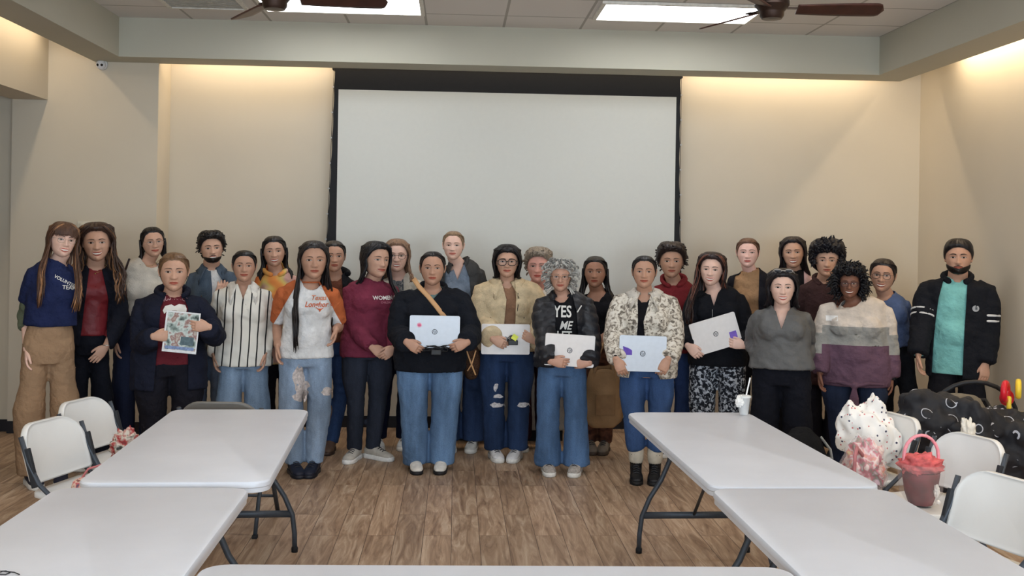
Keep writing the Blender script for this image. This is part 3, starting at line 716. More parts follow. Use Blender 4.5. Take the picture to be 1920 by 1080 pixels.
# ------------------------------------------------------------------ people: hair
def hairmat(rgb, rough=.42):
    key = ('hair', rgb)
    if key in _mc: return _mc[key]
    def b(nt, p):
        c = lin(rgb); N = nt.nodes; L = nt.links; tc = N.new('ShaderNodeTexCoord')
        mp = N.new('ShaderNodeMapping'); mp.inputs['Scale'].default_value = (90, 90, 10); n = N.new('ShaderNodeTexNoise'); n.inputs['Scale'].default_value = 1.0; n.inputs['Detail'].default_value = 3
        L.new(tc.outputs['Object'], mp.inputs[0]); L.new(mp.outputs[0], n.inputs['Vector'])
        r = N.new('ShaderNodeValToRGB'); r.color_ramp.elements[0].position = .3; r.color_ramp.elements[1].position = .75
        r.color_ramp.elements[0].color = (*[v*.6 for v in c], 1); r.color_ramp.elements[1].color = (*[min(1, v*1.45) for v in c], 1)
        L.new(n.outputs['Fac'], r.inputs[0]); L.new(r.outputs[0], p.inputs['Base Color'])
        p.inputs['Roughness'].default_value = rough; p.inputs['Specular IOR Level'].default_value = .35
        bp = N.new('ShaderNodeBump'); bp.inputs['Strength'].default_value = .5; bp.inputs['Distance'].default_value = .004
        L.new(n.outputs['Fac'], bp.inputs['Height']); L.new(bp.outputs[0], p.inputs['Normal'])
    m = node_mat(b); _mc[key] = m; return m
def cap(b, off, front, temple=-.005, back=-.085, part=0, ridge=.0015, nridge=60, mi=0, seed=0, widow=0, puff=0, fluff=0):
    """close shell over the scalp: lower limit runs from the front hairline past the temple to the nape"""
    nph, nr = 72, 16
    def lim(ph):
        a = abs(ph)
        return interp([0, .45, .85, 1.15, 1.45, 1.75, 2.3, PI], [front-widow, front-.002, front-.020, temple+.022, temple, back+.045, back, back], a)
    V = []
    for i in range(nr):
        for j in range(nph):
            ph = -PI+2*PI*j/nph; t = i/(nr-1); zl = lim(ph); z = .114-(.114-zl)*(t**1.25)
            edge_ = 1-max(0, (t-.8)/.2)**2*.75
            o_ = off*edge_+ridge*math.sin(ph*nridge+3*math.sin(z*40+seed))*min(1, t*2.5)*edge_ + puff*max(0, z/.11)*edge_
            if fluff: o_ += fluff*(noise.noise(Vector((math.sin(ph)*4, math.cos(ph)*4, z*36+seed)))+.3)*edge_
            p = head_pt(max(.3, z_row(z)), ph, o_)
            if part is not None: p.z -= .0035*math.exp(-((p.x-part)/.004)**2)*(1 if p.z > .06 else 0)
            V.append(tuple(p))
    Fc = [(i*nph+j, i*nph+(j+1) % nph, (i+1)*nph+(j+1) % nph, (i+1)*nph+j) for i in range(nr-1) for j in range(nph)]+[tuple(range(nph))]
    b.add(V, Fc, mi)
def lock(b, pts, w, t, mi=0, n=5, seg=10):
    """tapered lock through control points (Catmull-Rom)"""
    P = [Vector(p) for p in pts]; Q = []; k = len(P)
    for s_ in range(seg+1):
        q = s_/seg*(k-1); i = min(int(q), k-2); f = q-i; p = [P[max(0, min(k-1, i+j))] for j in (-1, 0, 1, 2)]
        Q.append(.5*((2*p[1])+(-p[0]+p[2])*f+(2*p[0]-5*p[1]+4*p[2]-p[3])*f*f+(-p[0]+3*p[1]-3*p[2]+p[3])*f**3))
    R = [(w*(.55+.45*math.sin(PI*min(1, .15+i/seg*.75)))*(1 if i < seg*.8 else max(.15, (seg-i)/(seg*.2))), t*(1 if i < seg else .3)) for i in range(seg+1)]
    side = None
    b.tube(Q, R, n, mi, True, side, False)
def hair(style, rng, L=.3, part=0, front=.072, vol=.012, wave=0, fl=(1, 1), tips=None, wid=.02, gray=0, frontdrop=.5):
    """returns a buffer in head space; material slot 1 takes tips / highlights"""
    b = MB()
    if style in ('tied', 'half', 'pony'):
        cap(b, vol*.50, front+.002, -.012, -.095, part, .0007, 46, 0, rng.random()*9)
        for s in (-1, 1):                          # combed-back strands along the sides
            for k in range(10):
                a = k/9; P = []
                for q in range(6):
                    t = q/5; ph = s*((.25+1.2*a)*(1-t)+t*2.9); z = (front+.010-.055*a*a)*(1-t)+t*(-.005+.02*(1-a))+.020*math.sin(PI*t)*(1-a)
                    P.append(head_pt(z_row(min(z, .109)), ph, vol*.48))
                lock(b, P, .0075, .0018, 0)
        if style == 'tied': crumple(b, (0, .117, .02), (.033, .028, .033), .2, 3, 5, 20, 14)
        if style == 'pony':
            for k in range(14): lock(b, [(0, .105, .03), (rng.uniform(-.02, .02), .13, 0), (rng.uniform(-.03, .03), .12, -.10), (rng.uniform(-.03, .03), .10, -.1-L*.6)], .011, .006)
        if style == 'half':
            for s in (-1, 1):
                if not fl[0 if s < 0 else 1]: continue
                for k in range(20):
                    a = k/19; x = s*(.055+.035*a*0+.02*rng.random()); 
                    lock(b, [head_pt(z_row(.02), s*(1.6+a*1.3), vol), head_pt(z_row(-.03), s*(1.6+a*1.2), vol*1.4), (s*(.07+wid*rng.random()), .02+.06*a, -.11), (s*(.085+wid*2*rng.random()), .0+.08*a, -.11-L*.5), (s*(.08+wid*2*rng.random()), -.01+.07*a, -.11-L*(.8+.2*rng.random()))], .010, .005)
    elif style == 'long':
        cap(b, vol, front, -.004, -.09, part, .0012, 50, 0, rng.random()*9)
        n = 46
        for s in (-1, 1):
            drop = fl[0 if s < 0 else 1]
            for k in range(n):
                a = k/(n-1)                       # 0 = framing the face, 1 = back of the head
                yp = -.070+.15*a
                top = head_pt(z_row(.104-.030*abs(a-.45)), s*.02+(0 if a < .5 else PI-s*.04), vol*.9); top.y = yp*.75; top.x = part+s*.004
                top.z = .107+vol*.85-.030*max(0, (abs(yp)-.02)/.08)**2
                ph1 = s*(.62+.95*a**.9+.9*a*a); ph2 = s*(1.22+1.55*a)
                m1 = head_pt(z_row(.072), ph1, vol*(1+.5*rng.random())); m2 = head_pt(z_row(.015), ph2, vol*(1.1+.6*rng.random())); m3 = head_pt(z_row(-.045), ph2, vol*(1.2+.5*rng.random()))
                m3.x = s*max(abs(m3.x), .072*(1-a*.6))
                ln = L*(.82+.25*rng.random()); fd = drop*(1 if a < frontdrop else 0)
                xo = s*(.075+wid*rng.random()+wid*.5*(1-a)); 
                if fd: y1, y2 = -.072-.02*rng.random(), -.125-.03*rng.random()
                else: y1, y2 = .03+.06*a, .075+.05*a; xo *= (1-.45*a)
                P = [top, m1, m2, m3, Vector((xo, m3.y*.5+y1*.5, -.11-ln*.15)), Vector((xo*1.12, y1, -.11-ln*.4)), Vector((xo*(1.05+.1*rng.random()), y2, -.11-ln*.7)), Vector((xo*(.95+.25*rng.random()), y2+.01, -.11-ln))]
                if wave:
                    f0 = rng.random()*6
                    for q in range(3, len(P)): P[q] = P[q]+Vector((math.sin(q*2.2+f0)*wave, math.cos(q*1.9+f0)*wave*.7, 0))
                mi = 1 if (tips is not None and rng.random() < tips) else 0
                lock(b, P, .0088, .0048, mi, 5, 18 if wave else 12)
    elif style == 'bangs':
        b = hair('long', rng, L, part, front-.012, vol, wave, fl, tips, wid, 0, frontdrop)
        for k in range(26):
            x = -.060+.120*k/25; j = rng.uniform(-.004, .004)
            ph = math.asin(max(-.95, min(.95, x/.078)))
            P = [head_pt(z_row(.100), ph*.8, vol*.9), head_pt(z_row(.070), ph*.95, vol*1.1), head_pt(z_row(.045), ph, vol*.9), head_pt(z_row(.026+j-.010*abs(x)/.06), ph, vol*.65)]
            lock(b, P, .0055, .0022, 0)
    elif style == 'short':
        cap(b, vol, front, .0, -.075, None, .0012, 40, 0, rng.random()*9, puff=.004, fluff=.006)
        for k in range(230):
            ph = rng.uniform(-PI, PI); z = rng.uniform(.03, .105) if abs(ph) < 1.3 else rng.uniform(-.02 if abs(ph) < 2 else -.06, .105)
            if abs(ph) < 1.2 and z < front: z = front+rng.random()*.03
            p0 = head_pt(z_row(z), ph, vol*.6); d = Vector((p0.x, p0.y, p0.z)).normalized(); tw = Vector((rng.uniform(-1, 1), rng.uniform(-1, 1), rng.uniform(-.6, .6)))*.012
            lock(b, [p0, p0+d*vol*.5+tw*.7, p0+d*vol*.55+tw*1.5+Vector((0, 0, -.010 if z < .05 else .0))], .0068, .0040, 0, 5, 5)
    elif style in ('curly', 'fluffy'):
        sp = vol
        cap(b, sp*.55, front-.002, -.01 if style == 'curly' else .01, -.09, None, .002, 20, 0, 1, fluff=.012)
        n = 420 if style == 'curly' else 330
        for k in range(n):
            ph = rng.uniform(-PI, PI); lo = front-.006 if abs(ph) < .9 else (-.02 if abs(ph) < 1.35 else -.075)
            if style == 'fluffy' and abs(ph) > 1.25: lo = .0
            z = rng.uniform(lo, .110); p0 = head_pt(z_row(z), ph, .008); d = (p0-Vector((0, .01, -.0))).normalized()
            ext = sp*(rng.uniform(.55, 1.05))*(1.15 if abs(ph) > .9 and style == 'curly' else 1)
            if style == 'fluffy': ext *= (.5+.6*max(0, z/.11)); d = (d+Vector((0, -.25 if abs(ph) < 1 else 0, .25))).normalized()
            a = d.cross(Vector((0, 0, 1))); a = a.normalized() if a.length > .05 else Vector((1, 0, 0)); c = d.cross(a); f0 = rng.random()*6; tr = rng.choice((-1, 1)); r = .010 if style == 'curly' else .006
            if style == 'fluffy': d = (d+Vector((rng.uniform(-.5, .5), rng.uniform(-.4, .1), rng.uniform(-.3, .2)))).normalized()
            P = [p0+d*(ext*q/6)+(a*math.cos(f0+tr*q*1.5)+c*math.sin(f0+tr*q*1.5))*r*min(1, q/2) + Vector((0, 0, -.004*q*q/6 if abs(ph) > 1 else 0)) for q in range(7)]
            lock(b, P, .0072, .0055, 0, 5, 10)
    elif style == 'graycurls':
        cap(b, .014, front, -.004, -.085, None, .0014, 26, 0, 1, fluff=.008)
        for k in range(210):
            ph = rng.uniform(-PI, PI); lo = front-.004 if abs(ph) < .75 else (.0 if abs(ph) < 1.1 else -.085)
            z = rng.uniform(lo, .108); p0 = head_pt(z_row(z), ph, .010); d = (p0-Vector((0, .01, 0))).normalized(); s = 1 if ph > 0 else -1
            tw = Vector((s*rng.uniform(.2, 1), rng.uniform(-.4, .4), -rng.uniform(.2, 1)))*.03
            lock(b, [p0, p0+d*vol*.7, p0+d*vol+tw*.6, p0+d*vol*.75+tw*1.1, p0+d*vol*.4+tw*1.2], .0075, .0045, 0 if rng.random() > .4 else 1, 5, 8)
    elif style == 'bob':
        b = hair('long', rng, L, part, front, vol, wave, fl, tips, wid, 0, .35)
    elif style == 'buzz':
        cap(b, vol, front, .006, -.07, None, .0006, 50, 0, 1, puff=.002, fluff=.002, widow=-.004)
    return b

# ------------------------------------------------------------------ people: hands
def hand_template(bend, spread=1.0, thumb=0):
    b = MB()
    b.tube([(-.012, 0, 0), (.0, 0, 0), (.03, .002, 0), (.062, .001, .001), (.088, 0, 0)], [(.026, .019), (.027, .018), (.036, .0165), (.041, .0145), (.038, .011)], 16, side=(0, 1, 0))
    for i, (y, L, r) in enumerate(((.029, .070, .0088), (.0095, .078, .0090), (-.010, .073, .0086), (-.029, .058, .0078))):
        p = Vector((.080, y, 0)); an = 0; P = [p-Vector((.02, 0, 0)), p]; sp = (y*1.6)*spread
        for seg, fr in ((0, .45), (1, .31), (2, .24)):
            an += math.radians(bend[seg]*(1+.12*(i-1)))
            d = Vector((math.cos(an)*math.cos(sp), math.sin(sp)*math.cos(an), -math.sin(an))); p = p+d*L*fr
            P.append(p-d*L*fr*.08); P.append(p) if seg == 2 else None
        R = [r*1.1, r*1.05, r, r*.92, r*.85, r*.78][:len(P)]
        b.tube(P, R, 10)
    t = thumb
    P = [Vector((.012, .018, -.002)), Vector((.035, .034, -.008-.006*t)), Vector((.058, .046-.008*t, -.013-.016*t)), Vector((.080, .052-.016*t, -.016-.026*t)), Vector((.094, .052-.020*t, -.018-.032*t))]
    b.tube(P, [.0145, .0135, .0105, .0092, .0075], 10)
    me = remesh(b, .0033, 3)
    V = [tuple(v.co) for v in me.vertices]; Fc = [tuple(p.vertices) for p in me.polygons]; bpy.data.meshes.remove(me); return V, Fc
HANDS = {'relax': hand_template((18, 26, 16), 1, .4), 'grip': hand_template((42, 48, 28), .6, 1.0), 'flat': hand_template((8, 12, 8), 1.3, 0), 'hold': hand_template((26, 30, 16), .9, .3)}

# ------------------------------------------------------------------ people: cloth
def folds(me, amp, seed, sc=5, hem=None, elbow=None):
    amp *= 1.25
    off = Vector((seed*1.31, seed*2.17, seed*.77))
    def fn(c, n):
        n1 = noise.noise(Vector((c.x*sc*1.6, c.y*sc*1.6, c.z*sc*.75))+off); n2 = noise.noise(Vector((c.x*sc*2.3+c.z*sc*1.9, c.y*sc*2.5, c.z*sc*2.6))+off*2)
        k = amp*(n1*1.0+.6*(1-2*abs(n2))-.3)
        for e, r in (elbow or ()):
            d = (c-e).length
            if d < r: k += amp*1.1*math.sin(d*150+c.x*30)*(1-d/r)
        return c+n*k
    warp(me, fn)
def cut(me, planes, pred):
    """cut the mesh exactly along the planes, then drop the faces for which pred(centre) holds"""
    bm = bmesh.new(); bm.from_mesh(me)
    for co, no in planes: bmesh.ops.bisect_plane(bm, geom=bm.verts[:]+bm.edges[:]+bm.faces[:], plane_co=co, plane_no=no)
    dl = [f for f in bm.faces if pred(f.calc_center_median())]
    bmesh.ops.delete(bm, geom=dl, context='FACES')
    bm.to_mesh(me); bm.free()
def bvh_of(o_or_me):
    me = o_or_me.data if hasattr(o_or_me, 'data') else o_or_me
    return BVHTree.FromPolygons([v.co for v in me.vertices], [tuple(p.vertices) for p in me.polygons])
def text_on(parent, name, txt, cx, cz, size, m, bvh, y0=-1, font_scale_x=1, arc=0, rot=0, off=.010, shear=0):
    cu = bpy.data.curves.new('t', 'FONT'); cu.body = txt; cu.size = size; cu.align_x = 'CENTER'; cu.align_y = 'CENTER'; cu.offset = size*.02; cu.shear = shear; cu.resolution_u = 3
    ob = bpy.data.objects.new('t', cu)
    me = baked(ob); bpy.data.curves.remove(cu)
    bm = bmesh.new(); bm.from_mesh(me)
    bmesh.ops.triangulate(bm, faces=bm.faces); 
    for v in bm.verts:
        x, z = v.co.x*font_scale_x, v.co.y
        z -= arc*x*x*10
        x, z = x*math.cos(rot)-z*math.sin(rot), x*math.sin(rot)+z*math.cos(rot)
        h = bvh.ray_cast(Vector((cx+x, y0, cz+z)), Vector((0, 1, 0)))
        y = h[0].y-off if h[0] is not None else -.15
        v.co = (cx+x, y, cz+z)
    bm.to_mesh(me); bm.free(); me.materials.clear()
    return put(name, me, m, parent, False, fixn=False)
def flat_on(parent, name, pts, cx, cz, m, bvh, off=.009, n=1, thick=.001):
    """polygon given in (x, z) laid on the cloth"""
    bm = bmesh.new(); vs = [bm.verts.new((x, 0, z)) for x, z in pts]; bm.faces.new(vs)
    bmesh.ops.triangulate(bm, faces=bm.faces); bmesh.ops.subdivide_edges(bm, edges=bm.edges, cuts=3, use_grid_fill=True)
    for v in bm.verts:
        h = bvh.ray_cast(Vector((cx+v.co.x, -1, cz+v.co.z)), Vector((0, 1, 0))); v.co = (cx+v.co.x, (h[0].y-off) if h[0] is not None else -.15, cz+v.co.z)
    me = bpy.data.meshes.new(name); bm.to_mesh(me); bm.free()
    return put(name, me, m, parent, False, fixn=False)
# ------------------------------------------------------------------ people: body and clothes
PSETS = {}
def shoe_parts(root, fx, fy, rz, kind, col, sole, h_leg):
    M = Matrix.Translation((fx, fy, 0)) @ Matrix.Rotation(rz, 4, 'Z')
    b = MB()
    b.tube([(0, .062, .055), (0, .035, .062), (0, 0, .062), (0, -.05, .052), (0, -.10, .042), (0, -.145, .036), (0, -.175, .032)],
           [(.030, .036), (.037, .046), (.039, .048), (.042, .038), (.047, .030), (.046, .024), (.034, .017)], 16, side=(1, 0, 0))
    if kind in ('boot', 'tallboot'):
        ht = .19 if kind == 'boot' else .34
        b.tube([(0, .015, .05), (0, .018, .10), (0, .012, .14), (0, .010, ht)], [(.042, .05), (.043, .047), (.047, .05), (.053, .056)], 16, side=(1, 0, 0))
    elif kind == 'sneaker': b.tube([(0, .02, .06), (0, .018, .098)], [(.036, .045), (.036, .044)], 16, side=(1, 0, 0), round_=False)
    me = remesh(b, .006, 3); me.transform(M)
    o = put('shoe', me, col, root)
    b = MB(); prof = []
    O = [(.030, .085), (.0, .095), (-.030, .085), (-.040, .04), (-.037, -.02), (-.048, -.09), (-.046, -.15), (-.028, -.19), (0, -.20), (.028, -.19), (.046, -.15), (.048, -.09), (.037, -.02), (.040, .04)]
    hs_ = .030 if kind == 'sneaker' else .024
    n = len(O); V = []
    for z, k in ((.0, .96), (.006, 1.0), (hs_, .99), (hs_+.004, .94)): V += [(x*k, y*k, z) for x, y in O]
    b.add(V, [(i*n+j, i*n+(j+1) % n, (i+1)*n+(j+1) % n, (i+1)*n+j) for i in range(3) for j in range(n)]+[tuple(range(n))[::-1], tuple(range(3*n, 4*n))])
    me = b.mesh(); me.transform(M); put('sole', me, sole, o)
    if kind in ('sneaker', 'boot'):
        b = MB()
        for k in range(5):
            y = -.105+.022*k; z = .073+.0075*k+(.0 if kind == 'sneaker' else .004*k)
            b.tube([(-.020, y, z-.004), (0, y-.002, z+.004), (.020, y, z-.004)], .0032, 6)
        me = b.mesh(); me.transform(M); put('laces', me, mat((225, 225, 222), .7) if sum(lin(col.get('rgb', (1, 1, 1)))) > .3 else mat((50, 50, 54), .7), o)
    return o
def ik(S, T, a, b_, pole):
    d = T-S; L = min(d.length, (a+b_)*.995); u = d.normalized(); T2 = S+u*L
    x = (a*a-b_*b_+L*L)/(2*L); h = math.sqrt(max(0, a*a-x*x)); p = pole-u*u.dot(pole); p.normalize()
    return S+u*x+p*h, T2
def collar(root, m, cxn, yc, zn, r=.064, w=.045, gap=.45, tip=.05, name='collar', tb=None):
    """folded collar: stands up at the neck, turns over and lies on the shoulders, two points in front"""
    b = MB(); n = 36; V = []
    for k in range(n):
        ph = gap+(2*PI-2*gap)*k/(n-1); fr = max(0, math.cos(ph)); e_ = math.exp(-(min(ph-gap, 2*PI-gap-ph)/.30)**2)
        s, c = math.sin(ph), math.cos(ph)
        def hit(R, up, dflt):
            x, y = cxn+R*s, yc-R*c*1.04; h = tb.ray_cast(Vector((x, y, zn+.2)), Vector((0, 0, -1))) if tb else (None,)
            z = h[0].z if h[0] is not None else dflt
            return (x, y, max(z, dflt-.05)+up)
        rise = .022-.016*fr
        V.append((cxn+(r-.006)*s, yc-(r-.006)*c*1.02, zn-.012-.016*fr)); V.append((cxn+r*s, yc-r*c*1.02, zn+rise-.020*fr)); V.append((cxn+(r+.007)*s, yc-(r+.007)*c*1.02, zn+rise-.004-.022*fr))
        V.append(hit(r+.5*w, .016, zn-.03-.03*fr)); V.append(hit(r+w+.9*tip*e_, .011, zn-.05-.06*fr))
    Fc = [(i*5+j, i*5+j+1, (i+1)*5+j+1, (i+1)*5+j) for i in range(n-1) for j in range(4)]
    b.add(V, Fc); return solid(put(name, b, m, root), .004, 1)
def hood(root, m, cxn, yc, zn, r=.085, t=.034, name='hood', gap=.55, droop=.05):
    b = MB(); P = []; R = []
    for k in range(18):
        ph = gap+(2*PI-2*gap)*k/17; fr = max(0, math.cos(ph)); bk = max(0, -math.cos(ph))
        P.append((cxn+(r+.01*bk)*math.sin(ph), yc-(r)*math.cos(ph)-.012*fr, zn+.01-(droop)*fr+.012*bk)); R.append((t*(.55+.6*bk), t*(.65+.7*bk)))
    b.tube(P, R, 14); me = remesh(b, .008, 3); folds(me, .004, 3, 9); return put(name, me, m, root)
def person(name_label, x, top, chin, Y, hip, sh, SW, HWp, skin, hairp, headp=None, top_=None, outer=None, pants=None, shoes=None, arms=None, stance=None, bust=.6, belly=0, glasses=None, yaw=0, sy=None, extra=None, man=0, feet=None, waist=None, face=None, armr=1.0, deco=None):
    """x, top, chin: head centre, crown and chin in the photo; Y: distance; hip, sh: centre of hips and shoulders in the photo"""
    rng = random.Random(int(x*7))
    sc = Y/FPX
    base = atY(hip, 700, Y); yaw -= math.degrees(math.atan2(base.x, Y)); root = empty('person', (base.x, Y, 0), math.radians(yaw))
    R = Matrix.Rotation(math.radians(yaw), 3, 'Z'); Ri = R.transposed()
    def loc(px, py, dy=0):
        p = atY(px, py, Y+dy); return Ri @ (p-Vector((base.x, Y, 0)))
    hairtop = hairp.get('top', .014)
    ph_ = atY(x, top, Y-.02); h = ph_.z-hairtop
    hh = max(.212, min(.262, (chin-top)*sc-hairtop-.004)); hs = hh/.228
    hx = loc(x, (top+chin)/2, -.03); hc = Vector((hx.x, -.035 if sy is None else sy, h-hh/2))
    bh = h+.0                                        # stature that sets the joints
    shx = loc(sh, 560).x; hpx = 0.0
    sw = SW*sc; hw = HWp*sc; ww = (waist*sc if waist else hw*.86)
    ar = (.046+.10*max(0, sw-.2)*.5)*armr
    zsj = h-hh-.072*h/1.6                             # shoulder joint height from the chin
    zn = zsj+.052
    sj = max(.12, sw-ar-.012)
    zc = h*.475; zh = h*.53; zw = h*.625; zb = h*.735
    xc = lambda z: interp([0, zh, zsj, h-hh*.8], [0, 0, shx, hc.x], z)
    yc = lambda z: interp([0, zh, zw, zb, zsj, zn, h-hh*.8], [0, .0, .0, .005, .015, .012, hc.y+.035], z)
    dep = (.105+.28*max(0, hw-.16)); ub = bust*.014
    def torso(b, e, z0=None, neck=.058, ez=0, widen=0):
        z0 = z0 if z0 is not None else zc-.02
        zs = [z0, zh-.02, zh+.03, zw-.03, zw+.02, zb-.03, zb+.03, zsj-.025, zsj+.004, zsj+.026, zsj+.042, zsj+.056]
        zs = sorted(set([z0]+[z for z in zs if z > z0]))
        P, Rr = [], []
        for z in zs:
            w_ = interp([zc-.25, zc, zh, zw, zb, zsj-.03, zsj, zsj+.02, zsj+.036, zsj+.056], [hw*.97, hw*.97, hw, ww, max(ww*.98, sj-.03), sj-.014, sj-.020, sj*.66, sj*.44, neck+.004], z)
            d_ = interp([zc-.25, zc, zh, zw, zb, zsj-.03, zsj, zsj+.02, zsj+.036, zsj+.056], [dep, dep, dep*1.03, dep*.93, dep*1.0, dep*.88, dep*.78, dep*.66, .066, neck+.004], z)
            ee = e if z < zsj else e*.8
            if widen and z < zw: ee += widen*(zw-z)/(zw-z0)
            P.append((xc(z), yc(z), z+(ez if z > zsj else 0))); Rr.append((w_+ee, d_+ee))
        b.tube(P, Rr, 28, side=(1, 0, 0), power=.92, round_=False)
        if bust > 0.05:
            for s in (-1, 1): b.ball((xc(zb)+s*sj*.45, yc(zb)-dep*.58-ub*.6, zb-.022), (.070+e*.6, .052+e*.75+ub, .080+e*.5), 16, 12)
            if e > 0: b.ball((xc(zb), yc(zb)-dep*.58-ub*.4, zb-.022), (.085, .052+e*.7+ub, .070+e*.5), 16, 12)
        if belly and e > 0: b.ball((xc(zw)*.5, yc(zw)-dep*.45, zw-.055), (ww*.80, dep*.62+belly+e, .12+e*.5), 18, 12)
    # arms
    A = []
    arms = arms or [None, None]
    ua, fa = h*.172, h*.150
    for i, s in enumerate((-1, 1)):
        a = arms[i] or {}
        S = Vector((shx+s*(sj-.008), .018, zsj-.036))
        pose = a.get('pose', 'hang')
        hl = .088
        if pose == 'hang':
            d = Vector((-s*.06, -.10, -1)).normalized() if 'd' not in a else Vector(a['d']).normalized(); n = Vector((-s*1, -.15, 0))
            if 'n' in a: n = Vector(a['n'])
            T = loc(*a['at'])-d*hl if 'at' in a else Vector((S.x+s*(.055 if not man else .07), -.03, zsj-ua-fa+.005))
            pole = Vector((s*.12, 1, 0))
        else:
            d = Vector(a.get('d', (-s*.85, -.15, -.35))).normalized(); n = Vector(a.get('n', (0, 1, 0)))
            T = loc(*a['at'])-d*hl*.75; pole = Vector(a.get('pole', (s*.32, .75, -.6)))
        E_, T = ik(S, T, ua, fa, pole)
        n = n-d*n.dot(d); n.normalize()
        A.append(dict(S=S, E=E_, T=T, d=d, n=n, s=s, kind={'grip': 'hold'}.get(a.get('hand'), a.get('hand', 'relax' if pose == 'hang' else 'hold')), show=a.get('show', True)))
    def arm(b, a, e, t1=1.0, t0r=None, flare=0, cuff=None):
        S, E_, T, s = a['S'], a['E'], a['T'], a['s']
        inn = Vector((S.x-s*.065, S.y, S.z+.016))
        full = [inn, S+Vector((0, 0, 0)), S.lerp(E_, .3), S.lerp(E_, .65), E_, E_.lerp(T, .35), E_.lerp(T, .7), T]
        rr = [ar*.74, ar*.90, ar*.98, ar*.90, ar*.80, ar*.78, ar*.66, .0265]
        e0 = (E_-S).normalized(); e1 = (T-E_).normalized(); mid = (e0-e1)*-.012
        full[4] = E_+(e1-e0)*.006
        if t1 < 1.0:
            k = int(t1*(len(full)-1)); f = t1*(len(full)-1)-k
            pts = full[:k+1]+([full[k].lerp(full[k+1], f)] if f > .02 else []); rs = rr[:k+1]+([rr[k]*(1-f)+rr[k+1]*f] if f > .02 else [])
        else: pts, rs = full, rr
        rs = [r+e*(.62 if i < 2 else .9 if i == 2 else 1)+flare*(i/len(rs)) for i, r in enumerate(rs)]
        b.tube(pts, rs, 16, round_=(e == 0))
        return pts, rs
    def leg(b, s, e, thigh, knee, hem, z1, cut_=None):
        fx = (stance[0 if s < 0 else 1]*sc if stance else s*.085)
        hx_ = s*hw*.50; gp = .014
        thigh = min(thigh, hw*.50+.004); fx = s*max(abs(fx), min(hem+gp*.6, .10)) if fx*s > 0 else fx; kx = s*max(abs(hx_+(fx-hx_)*.55), knee+gp)
        P = [(hx_*.92, .01, zc+.06), (hx_, .01, zc-.01), (s*max(abs(hx_+(kx-hx_)*.35), thigh*.94+gp*.6), .0, zc*.80), (kx, -.008, h*.285), (kx, -.006, h*.26), (kx+(fx-kx)*.5, .01, h*.16), (fx, .018, z1)]
        Rr = [(thigh*.98, thigh), (thigh, thigh*1.02), (thigh*.92, thigh*.96), (knee, knee*1.05), (knee*.98, knee*1.02), ((knee*.6+hem*.4), (knee*.62+hem*.42)), (hem, hem*1.12)]
        b.tube(P, [(a+e, c+e) for a, c in Rr], 20, side=(1, 0, 0), round_=False)
        return fx
    # ---- skin body
    b = MB(); torso(b, -.012)
    b.tube([(xc(zn), yc(zn)+.004, zn-.05), (xc(zn), yc(zn)+.004, zn), (hc.x, hc.y+.020*hs, hc.z-hh*.40), (hc.x, hc.y+.012, hc.z-hh*.18)], [(.070, .062), ((.055 if not man else .064)*hs, .056*hs), ((.052 if not man else .062)*hs, .056*hs), (.045, .05)], 18, side=(1, 0, 0))
    for a in A: arm(b, a, 0)
    for s in (-1, 1): leg(b, s, -.004, hw*.40, .044, .034, .07)
    me = remesh(b, .011, 4)
    body = MB(); body.v = [tuple(v.co) for v in me.vertices]; body.f = [tuple(p.vertices) for p in me.polygons]; body.m = [0]*len(body.f); bpy.data.meshes.remove(me)
    hp = dict(smile=.5, teeth=False, yaw=0, roll=0, pitch=0, w=1.05); hp.update(headp or {})
    HV, HFc, bvh = get_head(hp['smile'], man, hp.get('old', 0))
    HM = Matrix.Translation(hc) @ Matrix.Rotation(math.radians(hp['yaw']), 4, 'Z') @ Matrix.Rotation(math.radians(hp['roll']), 4, 'Y') @ Matrix.Rotation(math.radians(hp['pitch']), 4, 'X') @ Matrix.Diagonal((hs*hp['w'], hs, hs, 1))
    body.add(HV, HFc, 0, HM)
    for s in (-1, 1):          # ears
        E = MB(); E.tube([(s*.073, .008, .020), (s*.080, .016, .022), (s*.082, .024, .010), (s*.079, .020, -.008), (s*.074, .010, -.024), (s*.070, .004, -.020)], [.004, .0055, .006, .006, .0065, .004], 8); E.ball((s*.074, .012, .0), (.005, .012, .018), 10, 8)
        body.add(E.v, E.f, 0, HM)
    for a in A:
        if not a['show']: continue
        t = a['d'].cross(a['n']) if a['s'] < 0 else a['n'].cross(a['d'])
        mz = -a['n']; k_ = .93 if not man else 1.05
        HMm = Matrix(((a['d'].x*k_, t.x*k_, mz.x*k_, a['T'].x), (a['d'].y*k_, t.y*k_, mz.y*k_, a['T'].y), (a['d'].z*k_, t.z*k_, mz.z*k_, a['T'].z), (0, 0, 0, 1)))
        V_, F_ = HANDS[a['kind']]; body.add(V_, F_, 0, HMm)
    skm = mat(tuple(min(255, v*1.04+3) for v in mute(skin, .14)), .5, .06, 20, .12, 90, spec=.3)
    put('body', body, skm, root)
    # ---- face
    dark = mat((30, 22, 20), .5, .05)
    irism = mat((48, 30, 22), .2, .05, spec=.6); scl = mat((198, 188, 182), .4, .02)
    op = hp.get('open', .74)
    for s in (-1, 1):
        e_ = eye_mesh(bvh, s, op); me = e_.mesh(); me.transform(HM); put('eye', me, [scl, irism, dark], root)
        bw = brow_mesh(bvh, s, .0046 if not man else .0070); me = bw.mesh(); me.transform(HM); put('eyebrow', me, mat(hp.get('brow', (40, 30, 26)), .8), root)
    lipc = hp.get('lips', tuple(int(v) for v in (min(255, skin[0]*.90), skin[1]*.64, skin[2]*.64)))
    L_, T_ = mouth(bvh, hp['smile'], hp['teeth'], 1.0 if man else 1.22); me = L_.mesh(); me.transform(HM); lp = put('lips', me, [mat(lipc, .4, .05), dark], root)
